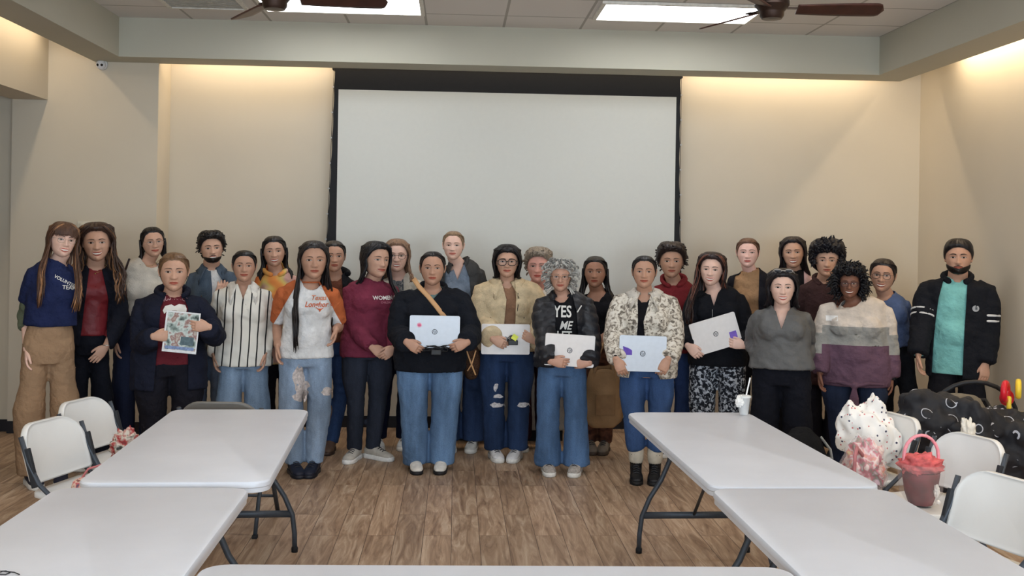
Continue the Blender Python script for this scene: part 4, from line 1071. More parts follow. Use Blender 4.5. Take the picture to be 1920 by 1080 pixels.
    if T_: me = T_.mesh(); me.transform(HM); put('teeth', me, mat((236, 232, 224), .3, .01), lp)
    if hp.get('beard'):
        b = MB()
        bd = hp['beard']; V = []; zlo = lambda u: 0
        def jaw(u, v, o=.006):
            ph = (u-.5)*2*1.25; z0 = -.070+.028*abs(u-.5)*2*bd.get('side', 1)**2; z1 = -.113; z = z0+(z1-z0)*v
            p = head_pt(min(78.5, z_row(z)), ph, o*(math.sin(PI*min(1, v+.15)))**.5); 
            if abs(u-.5) < .2: p.y -= .008*(1-abs(u-.5)/.2)*math.sin(PI*(.3+.6*v))
            return p
        b.grid(lambda u, v: jaw(u, v, bd.get('t', .007)), 40, 10)
        me = b.mesh(); me.transform(HM); solid(put('beard', me, hairmat((26, 20, 18)), root), .004)
        b = MB(); patch(bvh, lambda u: -.0535-.006*(2*abs(u-.5))**2, lambda u: -.0475-.010*(2*abs(u-.5))**2, -.027, .027, 16, 3, .0025, 0, b); me = b.mesh(); me.transform(HM); put('moustache', me, hairmat((30, 24, 22)), root)
    # ---- hair
    hk = dict(hairp); st = hk.pop('style'); c1 = hk.pop('col'); c2 = hk.pop('col2', None); hk.pop('top', None)
    if c2 and 'tips' not in hk and st in ('long', 'bangs', 'bob'): hk['tips'] = .35
    hb = hair(st, rng, **hk); me = hb.mesh(); me.transform(HM)
    hairo = put('hair', me, [hairmat(c1), hairmat(c2 or c1)], root)
    # ---- glasses
    if glasses:
        g = dict(r=.021, t=.0016, col=(25, 22, 22), sq=.75); g.update(glasses)
        b = MB(); lb = MB()
        for s in (-1, 1):
            P = []
            for k in range(25):
                a_ = 2*PI*k/24; c_, s_ = math.cos(a_), math.sin(a_); e_ = g['sq']
                P.append((s*.034+g['r']*1.08*math.copysign(abs(c_)**e_, c_), -.108+.010*abs(math.copysign(abs(c_)**e_, c_)*s*.5+.5)*.6, -.002+g['r']*.86*math.copysign(abs(s_)**e_, s_)))
            b.tube(P, g['t'], 6, cap=False); n_ = 24
            lb.add(P[:24], [tuple(range(24))])
            b.tube([(s*(.034+g['r']*1.05), -.101, .006), (s*.074, -.082, .008), (s*.079, .0, .008), (s*.078, .018, .0)], g['t']*.9, 6)
        b.tube([(-.034+g['r'], -.108, .003), (0, -.112, .006), (.034-g['r'], -.108, .003)], g['t'], 6)
        me = b.mesh(); me.transform(HM); go = put('glasses', me, mat(g['col'], .3, .05, metal=g.get('metal', 0)), root)
        me = lb.mesh(); me.transform(HM); put('lens', me, mat((120, 124, 128), .08, .01, alpha=.07, spec=.4), go, False)
    # ---- trousers
    pz = dict(col=denim((50, 70, 105)), thigh=hw*.50, knee=.066, hem=.055, z1=.075); pz.update(pants or {})
    b = MB()
    zs = [zc-.02, zh-.03, zh+.03, zh+.09]
    zs.append(zw-.01); b.tube([(xc(z), .0, z) for z in zs], [(hw*.94, dep*.96), (hw+.004, dep*1.06+.006), (hw*.99, dep*1.04), (hw*.93, dep), (ww*1.0, dep*.95)], 28, side=(1, 0, 0), power=.92, round_=False)
    fxs = [leg(b, s, .004, pz['thigh'], pz['knee'], pz['hem'], pz['z1']) for s in (-1, 1)]
    me = remesh(b, .011, 4); folds(me, .0055, rng.random()*9, 5)
    tr = put('trousers', me, pz['col'], root)
    if pz.get('rips'):
        tb = bvh_of(me)
        for (rx, rz_, rw, rh) in pz['rips']:
            p = loc(rx, rz_); pts = [(rw*sc*.5*math.cos(a_)*(1+.35*rng.uniform(-1, 1)), rh*sc*.5*math.sin(a_)*(1+.35*rng.uniform(-1, 1))) for a_ in [2*PI*k/12 for k in range(12)]]
            flat_on(tr, 'ripped_patch', pts, p.x, p.z, mat(pz.get('ripcol', (205, 200, 200)), .9, .3, 60), tb, .002)
    # ---- shoes
    sp = dict(kind='sneaker', col=mat((40, 40, 44), .5), sole=mat((220, 218, 212), .6)); sp.update(shoes or {})
    for i, s in enumerate((-1, 1)):
        shoe_parts(root, fxs[i], .0+sp.get('dy', 0), -s*sp.get('toe', .16), sp['kind'], sp['col'], sp['sole'], h)
        if sp.get('sock'):
            b = MB(); b.tube([(fxs[i], .015, .14), (fxs[i], .014, .20), (fxs[i], .012, .27)], [(.053, .058), (.055, .06), (.050, .055)], 16, side=(1, 0, 0)); put('sock', b, sp['sock'], root)
    # ---- garments
    out = {}
    def garment(nm, g, e0):
        e = g.get('ease', e0); b = MB()
        zhem = loc(hip, g['hem']).z if 'hem' in g else zh-.05
        torso(b, e, zhem, widen=g.get('widen', .0))
        sl = g.get('sleeve', 'long'); sl = {'long': .985, 'short': .42, 'elbow': .56, 'push': .8, 'none': 0}.get(sl, sl)
        el = []
        if sl:
            for a in A: arm(b, a, e*1.0+g.get('sl_e', 0), sl, flare=g.get('flare', 0)); el.append((a['E'], .10))
        me = remesh(b, g.get('vox', .011), 4)
        folds(me, g.get('fold', .005), rng.random()*9, g.get('fsc', 5), elbow=el)
        if g.get('quilt'):
            warp(me, lambda c, n: c+n*(.007*abs(math.sin((c.z+.35*abs(c.x-shx))*PI/.062))-.003))
        # cut neck
        q_ = (g.get('scoop', .7)-.6)/.3; zk = zn-.004; rx, rf, rb = .066+.018*q_, .076+.040*q_, .060
        nx, ny = xc(zn), yc(zn); NP = []
        for k in range(14):
            a_ = 2*PI*(k+.5)/14; cs, sn = math.cos(a_), math.sin(a_); ry = rb if sn > 0 else rf
            NP.append((Vector((nx+rx*cs, ny+ry*sn, 0)), Vector((cs/rx, sn/ry, 0)).normalized()))
        planes = list(NP); preds = [lambda c: c.z > zsj-.10 and all((Vector((c.x, c.y, 0))-p).dot(n_) < 1e-5 for p, n_ in NP)]
        if g.get('v'):       # V opening down to z
            zv = zn-g['v']; kx = g.get('vw', .055)/max(.01, zn-zv)
            for s in (-1, 1): planes.append((Vector((xc(zn), 0, zv)), Vector((1, 0, -s*kx)).normalized()))
            preds.append(lambda c: c.y < yc(zn)+.0 and c.z > zv and abs(c.x-xc(zn)) < (c.z-zv)*kx+1e-5)
        if g.get('open'):    # open front: list of (z, xl, xr) offsets from the centre line, px
            pts = [(loc(hip, q[0]).z, loc(q[1], q[0]).x, loc(q[2], q[0]).x) for q in g['open']]; pts.sort()
            zz_ = [p[0] for p in pts]
            for i in range(len(pts)-1):
                for kk in (1, 2):
                    p1 = Vector((pts[i][kk], 0, pts[i][0])); p2 = Vector((pts[i+1][kk], 0, pts[i+1][0])); dd = p2-p1
                    planes.append((p1, Vector((dd.z, 0, -dd.x)).normalized()))
            ztop = 9 if not g.get('openlow') else 9
            preds.append(lambda c: c.y < yc(c.z)-.02 and interp(zz_, [p[1] for p in pts], c.z)-1e-5 < c.x < interp(zz_, [p[2] for p in pts], c.z)+1e-5 and c.z < zn+.03 and (c.z > pts[0][0]-.001 or not g.get('closed_below')))
        # open hem
        planes.append((Vector((0, 0, zhem+.004)), Vector((0, 0, 1)))); preds.append(lambda c: c.z < zhem+.004 and abs(c.x-xc(c.z)) < hw*1.0)
        for p_, n_ in (g['seams'](dict(shx=shx, sj=sj, zsj=zsj, loc=loc, hip=hip)) if g.get('seams') else ()): planes.append((p_, n_.normalized()))
        cut(me, planes, lambda c: any(p(c) for p in preds))
        cols = g['col'] if isinstance(g['col'], list) else [g['col']]
        o = put(nm, me, cols, root, True, fixn=False)
        if g.get('assign'):
            for p in me.polygons: p.material_index = g['assign'](p.center, dict(shx=shx, sj=sj, zsj=zsj, zn=zn, loc=loc, hip=hip, xc=xc))
        solid(o, g.get('thick', .004), 1)
        out[nm] = (o, me, zhem)
        if g.get('collar'):
            ck = dict(g['collar']); collar(root, ck.pop('m', cols[0]), xc(zn), yc(zn), zn+ck.pop('dz', .0), tb=bvh_of(me), **ck)
        if g.get('hood'): hood(root, g.get('hoodcol', cols[0]), xc(zn), yc(zn), zn+g.get('hz', 0), **({} if g['hood'] is True else g['hood']))
        if g.get('rib'):
            b = MB(); rr = .064+e*.3; P = [(xc(zn)+rr*1.0*math.sin(2*PI*k/32), yc(zn)-rr*1.02*math.cos(2*PI*k/32)-.0, 0) for k in range(33)]
            tb0 = bvh_of(me); P = [Vector((p[0]*1.0+(p[0]-nx)*.12, ny+(p[1]-ny)*1.15, 0)) for p in P]; P = [Vector((p.x, p.y, (tb0.ray_cast(Vector((p.x, p.y, 3)), Vector((0, 0, -1)))[0] or Vector((0, 0, zk))).z+.003)) for p in P]
            tbv = bvh_of(me); b.tube(P, .0055, 8, cap=False); put('neckband', b, g['rib'], root)
        return o
    if top_: garment(top_.get('name', 'shirt'), top_, .010)
    if outer: garment(outer.get('name', 'jacket'), outer, .024)
    info = dict(root=root, loc=loc, A=A, zn=zn, zsj=zsj, xc=xc, yc=yc, h=h, hc=hc, hs=hs, HM=HM, out=out, sc=sc, sj=sj, hw=hw, arm=arm, ar=ar, zh=zh, zw=zw, zb=zb, dep=dep, rng=rng, bvh=bvh, tr=tr)
    tag(root, name_label, 'person', 'people posing in a row for a group photograph')
    return info
def sleeve_band(I, side, t, w, col, e, name='sleeve_stripe'):
    a = I['A'][side]; b = MB(); S, E_ = a['S'], a['E']; p = S.lerp(E_, t); d = (E_-S).normalized()
    r = I['ar']*interp([0, .3, .65, 1], [1.02, 1.0, .9, .8], t)+e
    b.tube([p-d*w/2, p-d*w*.3, p+d*w*.3, p+d*w/2], [r, r+.004, r+.004, r], 24, round_=False, cap=False); o = put(name, b, col, I['root']); return o
# ------------------------------------------------------------------ the people, left to right
TAN = (196, 148, 122); BRN = (160, 112, 88); LBR = (184, 136, 110); PALE = (222, 178, 158); DBR = (128, 82, 62)
BLK = (26, 22, 22); white = mat((222, 220, 214), .6, .04); navy = (26, 34, 66)
def rows(cols_z):       # horizontal colour blocks by height
    return cols_z
def stripes_mat(base, dark, n, wid, ang=0.0):
    def b(nt, p):
        N = nt.nodes; L = nt.links; tc = N.new('ShaderNodeTexCoord'); mp = N.new('ShaderNodeMapping'); mp.inputs['Rotation'].default_value = (0, ang, 0); sp = N.new('ShaderNodeSeparateXYZ')
        L.new(tc.outputs['Object'], mp.inputs[0]); L.new(mp.outputs[0], sp.inputs[0])
        ns = N.new('ShaderNodeTexNoise'); ns.inputs['Scale'].default_value = 3; L.new(tc.outputs['Object'], ns.inputs['Vector'])
        a = N.new('ShaderNodeMath'); a.operation = 'MULTIPLY_ADD'; a.inputs[1].default_value = .03; L.new(ns.outputs['Fac'], a.inputs[0]); L.new(sp.outputs[0], a.inputs[2])
        m = N.new('ShaderNodeMath'); m.operation = 'MULTIPLY'; m.inputs[1].default_value = n; L.new(a.outputs[0], m.inputs[0])
        f = N.new('ShaderNodeMath'); f.operation = 'FRACT'; L.new(m.outputs[0], f.inputs[0])
        c = N.new('ShaderNodeMath'); c.operation = 'LESS_THAN'; c.inputs[1].default_value = wid; L.new(f.outputs[0], c.inputs[0])
        mx = N.new('ShaderNodeMixRGB'); mx.inputs[1].default_value = (*lin(base), 1); mx.inputs[2].default_value = (*lin(dark), 1)
        L.new(c.outputs[0], mx.inputs[0]); L.new(mx.outputs[0], p.inputs['Base Color']); p.inputs['Roughness'].default_value = .8
    return node_mat(b)
def ramp_mat(cols, sc, detail=2, kind='noise', rough=.85, pos=None, stretch=(1, 1, 1), dist=0):
    def b(nt, p):
        N = nt.nodes; L = nt.links; tc = N.new('ShaderNodeTexCoord'); mp = N.new('ShaderNodeMapping'); mp.inputs['Scale'].default_value = stretch; L.new(tc.outputs['Object'], mp.inputs[0])
        if kind == 'noise': n = N.new('ShaderNodeTexNoise'); n.inputs['Detail'].default_value = detail; n.inputs['Distortion'].default_value = dist; o = n.outputs['Fac']
        else: n = N.new('ShaderNodeTexVoronoi'); n.feature = kind; o = n.outputs['Distance']
        n.inputs['Scale'].default_value = sc; L.new(mp.outputs[0], n.inputs['Vector'])
        r = N.new('ShaderNodeValToRGB'); k = len(cols); ps = pos or [.35+.3*i/(k-1) for i in range(k)]
        r.color_ramp.elements[0].position = ps[0]; r.color_ramp.elements[0].color = (*lin(cols[0]), 1); r.color_ramp.elements[1].position = ps[-1]; r.color_ramp.elements[1].color = (*lin(cols[-1]), 1)
        for i in range(1, k-1): e = r.color_ramp.elements.new(ps[i]); e.color = (*lin(cols[i]), 1)
        L.new(o, r.inputs[0]); L.new(r.outputs[0], p.inputs['Base Color']); p.inputs['Roughness'].default_value = rough; p.inputs['Specular IOR Level'].default_value = .15
    return node_mat(b)
def strip_on(I, name, pts_px, w, m, target, dy=0, off=.012):
    """band following points given in the photo, laid on a garment"""
    tb = bvh_of(target); P = []
    for px, py in pts_px:
        p = I['loc'](px, py); h = tb.ray_cast(Vector((p.x, -1, p.z)), Vector((0, 1, 0)))
        P.append(Vector((p.x, (h[0].y if h[0] is not None else -.12)-off, p.z)))
    b = MB(); b.tube(P, (w/2, .0035), 8, side=(1, 0, .0), round_=False); return put(name, b, m, I['root'])
def necklace(I, col=(200, 170, 110), r=.075, drop=.06, pend=True):
    b = MB(); zn = I['zn']; P = []
    for k in range(25):
        a = -1.35+2.7*k/24; P.append(Vector((I['xc'](zn)+r*math.sin(a), I['yc'](zn)-r*math.cos(a)-.014, zn+.006-drop*max(0, math.cos(a))**1.5)))
    b.tube(P, .0014, 6)
    if pend: b.ball(tuple(P[12]+Vector((0, -.004, -.008))), .007, 10, 8)
    return put('necklace', b, mat(col, .25, .05, metal=.9), I['root'])
def zipper(I, pts, nm='jacket', col=(120, 120, 122), w=.006): return strip_on(I, 'zipper', pts, w, mat(col, .3, metal=.8), I['out'][nm][1])
def pockets(I, cs, nm, m, w=.075, hgt=.085):
    tb = bvh_of(I['out'][nm][1])
    for px, py in cs:
        p = I['loc'](px, py)
        flat_on(I['root'], 'pocket_flap', [(-w/2, .02), (w/2, .02), (w/2, -.012), (0, -.032), (-w/2, -.012)], p.x, p.z, m, tb, .006)
        b = MB(); h = tb.ray_cast(Vector((p.x, -1, p.z-.022)), Vector((0, 1, 0))); 
        if h[0] is not None: b.ball((p.x, h[0].y-.008, p.z-.022), .006, 10, 6); put('button', b, mat((90, 80, 70), .3, metal=.7), I['root'])
sil = mat((188, 192, 198), .35, .03, metal=.35); silw = mat((222, 216, 212), .35, .03, metal=.1)
def logo(t, w, x=0, z=0, r=.017):
    b = MB(); b.tube([(x+r*math.cos(2*PI*k/28), -w-.0006, z+r*math.sin(2*PI*k/28)) for k in range(29)], .0022, 6, cap=False); lm = mat((96, 98, 102), .2, metal=.8)
    for s in (0, 1):     # slanted strokes of the two letters
        xx = x-.006+s*.010; sl = .28
        if s == 0: b.tube([(xx-.004-.010*sl, -w-.001, z-.008), (xx+.012*sl, -w-.001, z+.014)], .0014, 6); b.tube([(xx+.0005, -w-.001, z+.005), (xx+.005, -w-.001, z+.004), (xx+.002, -w-.001, z-.008)], .0014, 6)
        else: b.tube([(xx+.010*sl, -w-.001, z+.007), (xx-.013*sl, -w-.001, z-.014)], .0014, 6); b.tube([(xx+.002, -w-.001, z+.006), (xx+.007, -w-.001, z+.005), (xx+.005, -w-.001, z-.006), (xx, -w-.001, z-.006)], .0014, 6)
    return put('logo', b, lm, t)
def laptop(cx, cy, Y, w, h, roll, m, label, tilt=0, sticker=None):
    p = atY(cx, cy, Y); t = empty('laptop', p); t.rotation_euler = (math.radians(tilt), math.radians(-roll), 0)
    b = MB(); b.prism(rrect(w, h, .012), -.0065, .0035, M=Matrix.Rotation(PI/2, 4, 'X')); put('lid', b, m, t, 'auto')
    b = MB(); b.prism(rrect(w-.003, h-.003, .012), -.019, -.0072, M=Matrix.Rotation(PI/2, 4, 'X')); put('base', b, mat((150, 152, 156), .4, metal=.3), t, 'auto')
    logo(t, .0035)
    if sticker:
        sx_, sz_, col, sh = sticker; b = MB()
        if sh == 'round':
            b.prism([(.017*math.cos(2*PI*k/24), .017*math.sin(2*PI*k/24)) for k in range(24)], 0, .0008, M=Matrix.Translation((sx_, -.0036, sz_)) @ Matrix.Rotation(PI/2, 4, 'X')); st = put('sticker', b, mat((240, 170, 190), .5), t, False)
            b = MB(); b.prism([(.012*math.cos(2*PI*k/24), .008*math.sin(2*PI*k/24)) for k in range(24)], 0, .0006, M=Matrix.Translation((sx_, -.0046, sz_)) @ Matrix.Rotation(PI/2, 4, 'X')); put('sticker_centre', b, mat(col, .5), st, False)
        else: b.prism(sh, 0, .0008, M=Matrix.Translation((sx_, -.0038, sz_)) @ Matrix.Rotation(PI/2, 4, 'X')); put('sticker', b, mat(col, .5), t, False)
    return tag(t, label, 'laptop', 'laptops handed out to people')
def tangle(name, px, py, Y, label, tagcol=None, wdt=.14, n=4, seed=1):
    rr = random.Random(seed); p = atY(px, py, Y); t = empty(name, p)
    for k in range(n):
        b = MB(); P = [(rr.uniform(-wdt/2, wdt/2), rr.uniform(-.012, .004), rr.uniform(-.018, .03)) for _ in range(7)]
        Q = []
        for i in range(len(P)-1):
            for f in (0, .33, .66):
                q = [Vector(P[max(0, min(6, i+j))]) for j in (-1, 0, 1, 2)]
                Q.append(.5*((2*q[1])+(-q[0]+q[2])*f+(2*q[0]-5*q[1]+4*q[2]-q[3])*f*f+(-q[0]+3*q[1]-3*q[2]+q[3])*f**3))
        b.tube(Q, .0028, 6); put('cord', b, black, t)
    b = MB(); b.box((.0, -.012, -.02), (.07, .028, .035), bev=.005); put('power_brick', b, mat((34, 34, 36), .4), t, False)
    if tagcol: b = MB(); b.box((0, 0, 0), (.042, .003, .04)); put('tag', b, mat(tagcol, .5), t, False, Matrix.Translation((.01, -.03, .02)) @ Matrix.Rotation(.6, 4, 'Y'))
    return tag(t, label, 'charger')

# 1
I = person('woman with bangs in navy T-shirt over olive sleeves and tan trousers, at far left', 119, 415, 482, 7.32, 90, 102, 50, 44, PALE,
    dict(style='bangs', col=(84, 58, 44), col2=(150, 108, 74), L=.34, part=.0, vol=.014, wid=.03, fl=(1, 1), tips=.3), dict(smile=1, teeth=True, yaw=8, roll=8),
    top_=dict(name='undershirt', col=fabric((92, 100, 78)), hem=600, sleeve=.72, ease=.012, sl_e=.004), outer=dict(name='t_shirt', col=fabric((32, 42, 84)), hem=611, sleeve=.44, ease=.022, sl_e=.004, scoop=.6),
    pants=dict(col=fabric((158, 124, 92), scale=6), thigh=.112, knee=.098, hem=.085), shoes=dict(col=mat((34, 38, 56), .6)), arms=[dict(at=(50, 682, -.10), d=(-.02, -.1, -1)), dict(at=(112, 650, .04))], stance=(-24, 26), glasses=dict(t=.0009, col=(130, 110, 90), r=.020), yaw=6, bust=.5)
tb = bvh_of(I['out']['t_shirt'][1]); q = I['loc'](122, 528); text_on(I['root'], 'shirt_print', 'VOLUNTEER', q.x, q.z, .030, white, tb, rot=-.5); text_on(I['root'], 'shirt_print', 'TEAM', q.x+.02, q.z-.038, .036, white, tb, rot=-.1)
# 2
I = person('smiling woman with long wavy highlighted hair, dark blazer over a wine-red blouse, necklace', 181, 418, 495, 7.86, 168, 177, 41, 31, TAN,
    dict(style='long', col=(58, 40, 32), col2=(128, 92, 64), L=.26, part=.0, vol=.020, wave=.012, wid=.04, tips=.4), dict(smile=1, teeth=True, roll=-3),
    top_=dict(name='blouse', col=mat((120, 34, 40), .5, .12, 8, .2, 20), hem=628, ease=.010, scoop=.62), outer=dict(name='blazer', col=fabric((25, 27, 38)), hem=645, ease=.022, open=[(500, 168, 190), (560, 160, 203), (625, 152, 200), (650, 148, 206)], thick=.005, scoop=.7),
    pants=dict(col=fabric((22, 24, 34)), thigh=.10, knee=.075, hem=.07), shoes=dict(kind='flat', col=black), arms=[dict(), dict(pose='hold', at=(187, 664, -.16), d=(-.62, -.1, -.78), hand='flat', n=(-.1, .9, .3), pole=(1, .5, -.1))], stance=(-14, 16), yaw=0, bust=.5)
necklace(I); b = MB(); a = I['A'][1]; b.tube([a['T']-a['d']*.015+Vector((.033*math.cos(k*PI/8), .026*math.sin(k*PI/8), .0)) for k in range(17)], .004, 8, cap=False, side=(0, 0, 1)); put('bracelet', b, mat((205, 200, 190), .25, metal=.8), I['root'])
# 3
I = person('woman with round glasses in a cream knit top, dark bag strap on her shoulder', 287, 423, 482, 8.2, 258, 272, 52, 42, TAN,
    dict(style='half', col=BLK, L=.16, part=.0, vol=.012, front=.074), dict(smile=.5, yaw=5, roll=-5),
    top_=dict(name='knit_top', col=fabric((208, 200, 186), bscale=140, bump=.6), hem=592, ease=.012, scoop=.68, sleeve='long', fold=.006), pants=dict(col=denim((28, 36, 66), 1.2), thigh=.12, knee=.085, hem=.07),
    shoes=dict(col=mat((60, 50, 46), .6)), stance=(-22, 22), glasses=dict(r=.024, t=.0009, col=(150, 120, 100), sq=1.0), yaw=4)
necklace(I, pend=False, drop=.045)
strip_on(I, 'bag_strap', [(240, 484), (234, 505), (229, 540), (228, 580)], .016, mat((50, 32, 28), .5), I['out']['knit_top'][1])
# 4
I = person('woman in a long dark navy parka over a maroon print top, holding up a magazine', 326, 472, 546, 7.45, 318, 322, 66, 60, TAN,
    dict(style='tied', top=.008, col=(112, 84, 60), part=-.01, vol=.010, front=.070), dict(smile=0, old=1),
    top_=dict(name='sweater', col=fabric((112, 34, 44)), hem=681, ease=.010, scoop=.6), outer=dict(name='parka', col=fabric((27, 31, 48), scale=8), hem=728, ease=.030, sl_e=.006, open=[(545, 314, 340), (575, 301, 352), (640, 296, 352), (735, 288, 352)], hood=dict(r=.10, t=.036, gap=.75, droop=.03), thick=.006, fold=.009),
    pants=dict(col=fabric((28, 28, 38)), thigh=.12, knee=.085, hem=.075), arms=[dict(pose='hold', at=(308, 630, -.27), d=(.93, -.05, .05), hand='grip'), dict(pose='hold', at=(372, 612, -.27), d=(-.93, -.05, .10), hand='grip')], stance=(-20, 20), bust=.9, belly=.01)
tb = bvh_of(I['out']['sweater'][1]); q = I['loc'](327, 557); text_on(I['root'], 'shirt_print', 'MUSTANGS', q.x, q.z, .042, mat((190, 150, 155), .7), tb, arc=.25, font_scale_x=.8)
q = I['loc'](327, 577); flat_on(I['root'], 'shirt_print', [(-.075, -.01), (-.06, .02), (-.02, .03), (.0, .018), (.03, .032), (.07, .025), (.08, .0), (.06, -.012), (.075, -.03), (.05, -.022), (.03, -.035), (.015, -.012), (-.015, -.01), (-.03, -.035), (-.045, -.012), (-.065, -.032)], q.x, q.z, white, tb)
t = empty('magazine', atY(340, 623, 7.45-.262)); t.rotation_euler = (math.radians(-4), math.radians(5), 0)
b = MB(); b.box((0, 0, 0), (.225, .006, .272), bev=.001); put('pages', b, mat((226, 228, 230), .5), t, False)
b = MB(); b.box((.002, -.0035, .004), (.205, .001, .245)); cv = put('cover', b, ramp_mat([(70, 80, 78), (150, 165, 160), (205, 214, 210), (150, 110, 105), (190, 180, 170)], 16, 3), t, False)
b = MB(); b.box((.045, -.0045, -.055), (.085, .001, .055)); put('panel', b, mat((84, 104, 112), .5, .25, 60), cv, False)
b = MB(); b.box((.0, -.0045, -.105), (.19, .001, .02)); put('panel', b, mat((126, 146, 186), .5, .3, 90), cv, False)
tag(t, 'glossy magazine with a photo cover held up by the woman in the parka', 'magazine')
# 5
I = person('man with a chin beard in a blue denim jacket over a white tee', 397, 433, 494, 8.15, 392, 396, 46, 36, TAN,
    dict(style='short', col=BLK, vol=.020, front=.070, top=.020), dict(smile=.5, teeth=True, yaw=4, roll=-4, beard=dict(side=.6, t=.006)), man=1, bust=0,
    top_=dict(name='t_shirt', col=fabric((214, 212, 208)), hem=650, ease=.010, scoop=.6), outer=dict(name='denim_jacket', col=denim((70, 88, 108), 1.4), hem=655, ease=.022, open=[(495, 394, 414), (540, 398, 418), (660, 392, 420)], collar=dict(gap=.5, tip=.05, w=.05), thick=.005),
    pants=dict(col=denim((104, 124, 156))), arms=[dict(), dict(pose='hold', at=(413, 548, -.22), d=(.35, -.2, .9), n=(-.2, .9, .2), hand='relax', pole=(.9, .3, -.7))], stance=(-20, 18))
pockets(I, [(378, 548)], 'denim_jacket', denim((62, 80, 100), 1.4))
# 6
I = person('woman in a white blouse with black vertical stripes and light blue jeans', 458, 468, 529, 7.80, 456, 455, 56, 43, LBR,
    dict(style='tied', top=.008, col=BLK, part=None, vol=.010, front=.072), dict(smile=.5, pitch=-2),
    top_=dict(name='blouse', col=stripes_mat((220, 216, 206), (24, 22, 24), 17, .17, -.05), hem=684, ease=.024, sl_e=.0, v=.10, vw=.036, scoop=.6, collar=dict(gap=.55, tip=.055, w=.05, m=mat((218, 214, 206), .8)), widen=.015, fold=.008),
    pants=dict(col=denim((118, 146, 178), 1.35), thigh=.105, knee=.09, hem=.085), shoes=dict(col=white), arms=[dict(at=(404, 688, -.06), d=(.10, -.15, -1)), dict(at=(494, 686, -.06), d=(-.08, -.15, -1))], stance=(-22, 22), bust=.7)
for i in (0, 1):
    a = I['A'][i]; dd = (a['T']-a['E']).normalized(); b = MB(); b.tube([a['T']-dd*.05, a['T']-dd*.012], .044, 20, round_=False); c_ = put('cuff', b, mat((218, 214, 206), .8), I['root'])
    b = MB(); b.tube([a['T']-dd*.058, a['T']-dd*.050], .0455, 20, round_=False); put('cuff_stripe', b, black, c_)
# 7
I = person('smiling woman in an orange and yellow tie-dye hoodie, behind the striped blouse', 514, 440, 500, 8.3, 520, 518, 42, 34, TAN,
    dict(style='half', col=BLK, L=.13, part=0, vol=.014, fl=(1, 1), front=.070), dict(smile=1, teeth=True, roll=-3),
    top_=dict(name='hoodie', col=ramp_mat([(206, 110, 60), (226, 150, 80), (214, 190, 110), (190, 150, 140)], 4.5, 1, stretch=(1, 1, 1.4)), hem=680, ease=.020, hood=dict(r=.088, t=.03, gap=.35, droop=.05)),
    pants=dict(col=fabric((26, 24, 32))), stance=(-14, 14))
# 8
I = person('woman with very long black hair, white tee with burnt-orange sleeves, ripped jeans', 588, 450, 526, 7.66, 573, 578, 62, 47, LBR,
    dict(style='long', col=(30, 24, 24), L=.42, part=.0, vol=.010, wid=.022, fl=(1, 0), front=.076), dict(smile=0, yaw=4),
    top_=dict(name='raglan_shirt', col=[fabric((216, 216, 216)), fabric((196, 96, 48))], assign=lambda c, g: 1 if abs(c.x-g['shx']) > g['sj']*.50+max(0, g['zsj']+.02-c.z)*.55 else 0, seams=lambda g: [(Vector((g['shx']+s*g['sj']*.5, 0, g['zsj']+.02)), Vector((s, 0, k))) for s in (-1, 1) for k in (0, .55)], hem=670, ease=.012, sleeve=.52, sl_e=.006, scoop=.72, rib=fabric((190, 92, 48))),
    pants=dict(col=denim((126, 152, 184), 1.4), thigh=.118, knee=.082, hem=.062, rips=[(560, 705, 22, 45), (565, 738, 26, 22), (612, 733, 26, 16), (571, 722, 16, 20)], ripcol=(196, 186, 182)),
    shoes=dict(kind='boot', col=mat((28, 32, 48), .5), sole=mat((26, 28, 38), .5), toe=.25), arms=[dict(at=(520, 672, -.08), d=(.0, -.12, -1)), dict(at=(626, 640, -.10), d=(-.15, -.3, -.9))], stance=(-14, 16), bust=1.0, belly=.01)
tb = bvh_of(I['out']['raglan_shirt'][1]); og = mat((196, 92, 48), .7); q = I['loc'](597, 557)
text_on(I['root'], 'shirt_print', 'Texas', q.x, q.z, .045, mat((206, 130, 96), .7), tb, shear=.3); text_on(I['root'], 'shirt_print', 'Longhorns', q.x+.005, q.z-.045, .052, og, tb, shear=.3, font_scale_x=.9)
flat_on(I['root'], 'shirt_print', [(-.03, .008), (-.008, .002), (.008, .002), (.03, .008), (.01, -.006), (.0, -.022), (-.01, -.006)], q.x+.01, q.z-.075, og, tb)
# 9
I = person('woman in a rust top, black jacket and brown boots, behind the orange sleeves', 626, 450, 510, 8.45, 622, 630, 40, 30, LBR,
    dict(style='tied', top=.008, col=BLK, part=0, vol=.010, front=.074), dict(smile=0, yaw=4),
    top_=dict(name='sweater', col=fabric((112, 62, 44)), hem=640, ease=.012), outer=dict(name='jacket', col=fabric((24, 25, 30)), hem=650, ease=.024, open=[(510, 612, 640), (560, 606, 644), (655, 604, 648)], hood=dict(r=.10, t=.035, gap=1.2, droop=0)),
    pants=dict(col=denim((44, 74, 128), 1.2), thigh=.09, knee=.062, hem=.055), shoes=dict(kind='tallboot', col=mat((92, 70, 56), .5, .2, 20), sole=mat((60, 44, 36), .6)), stance=(-16, 0))
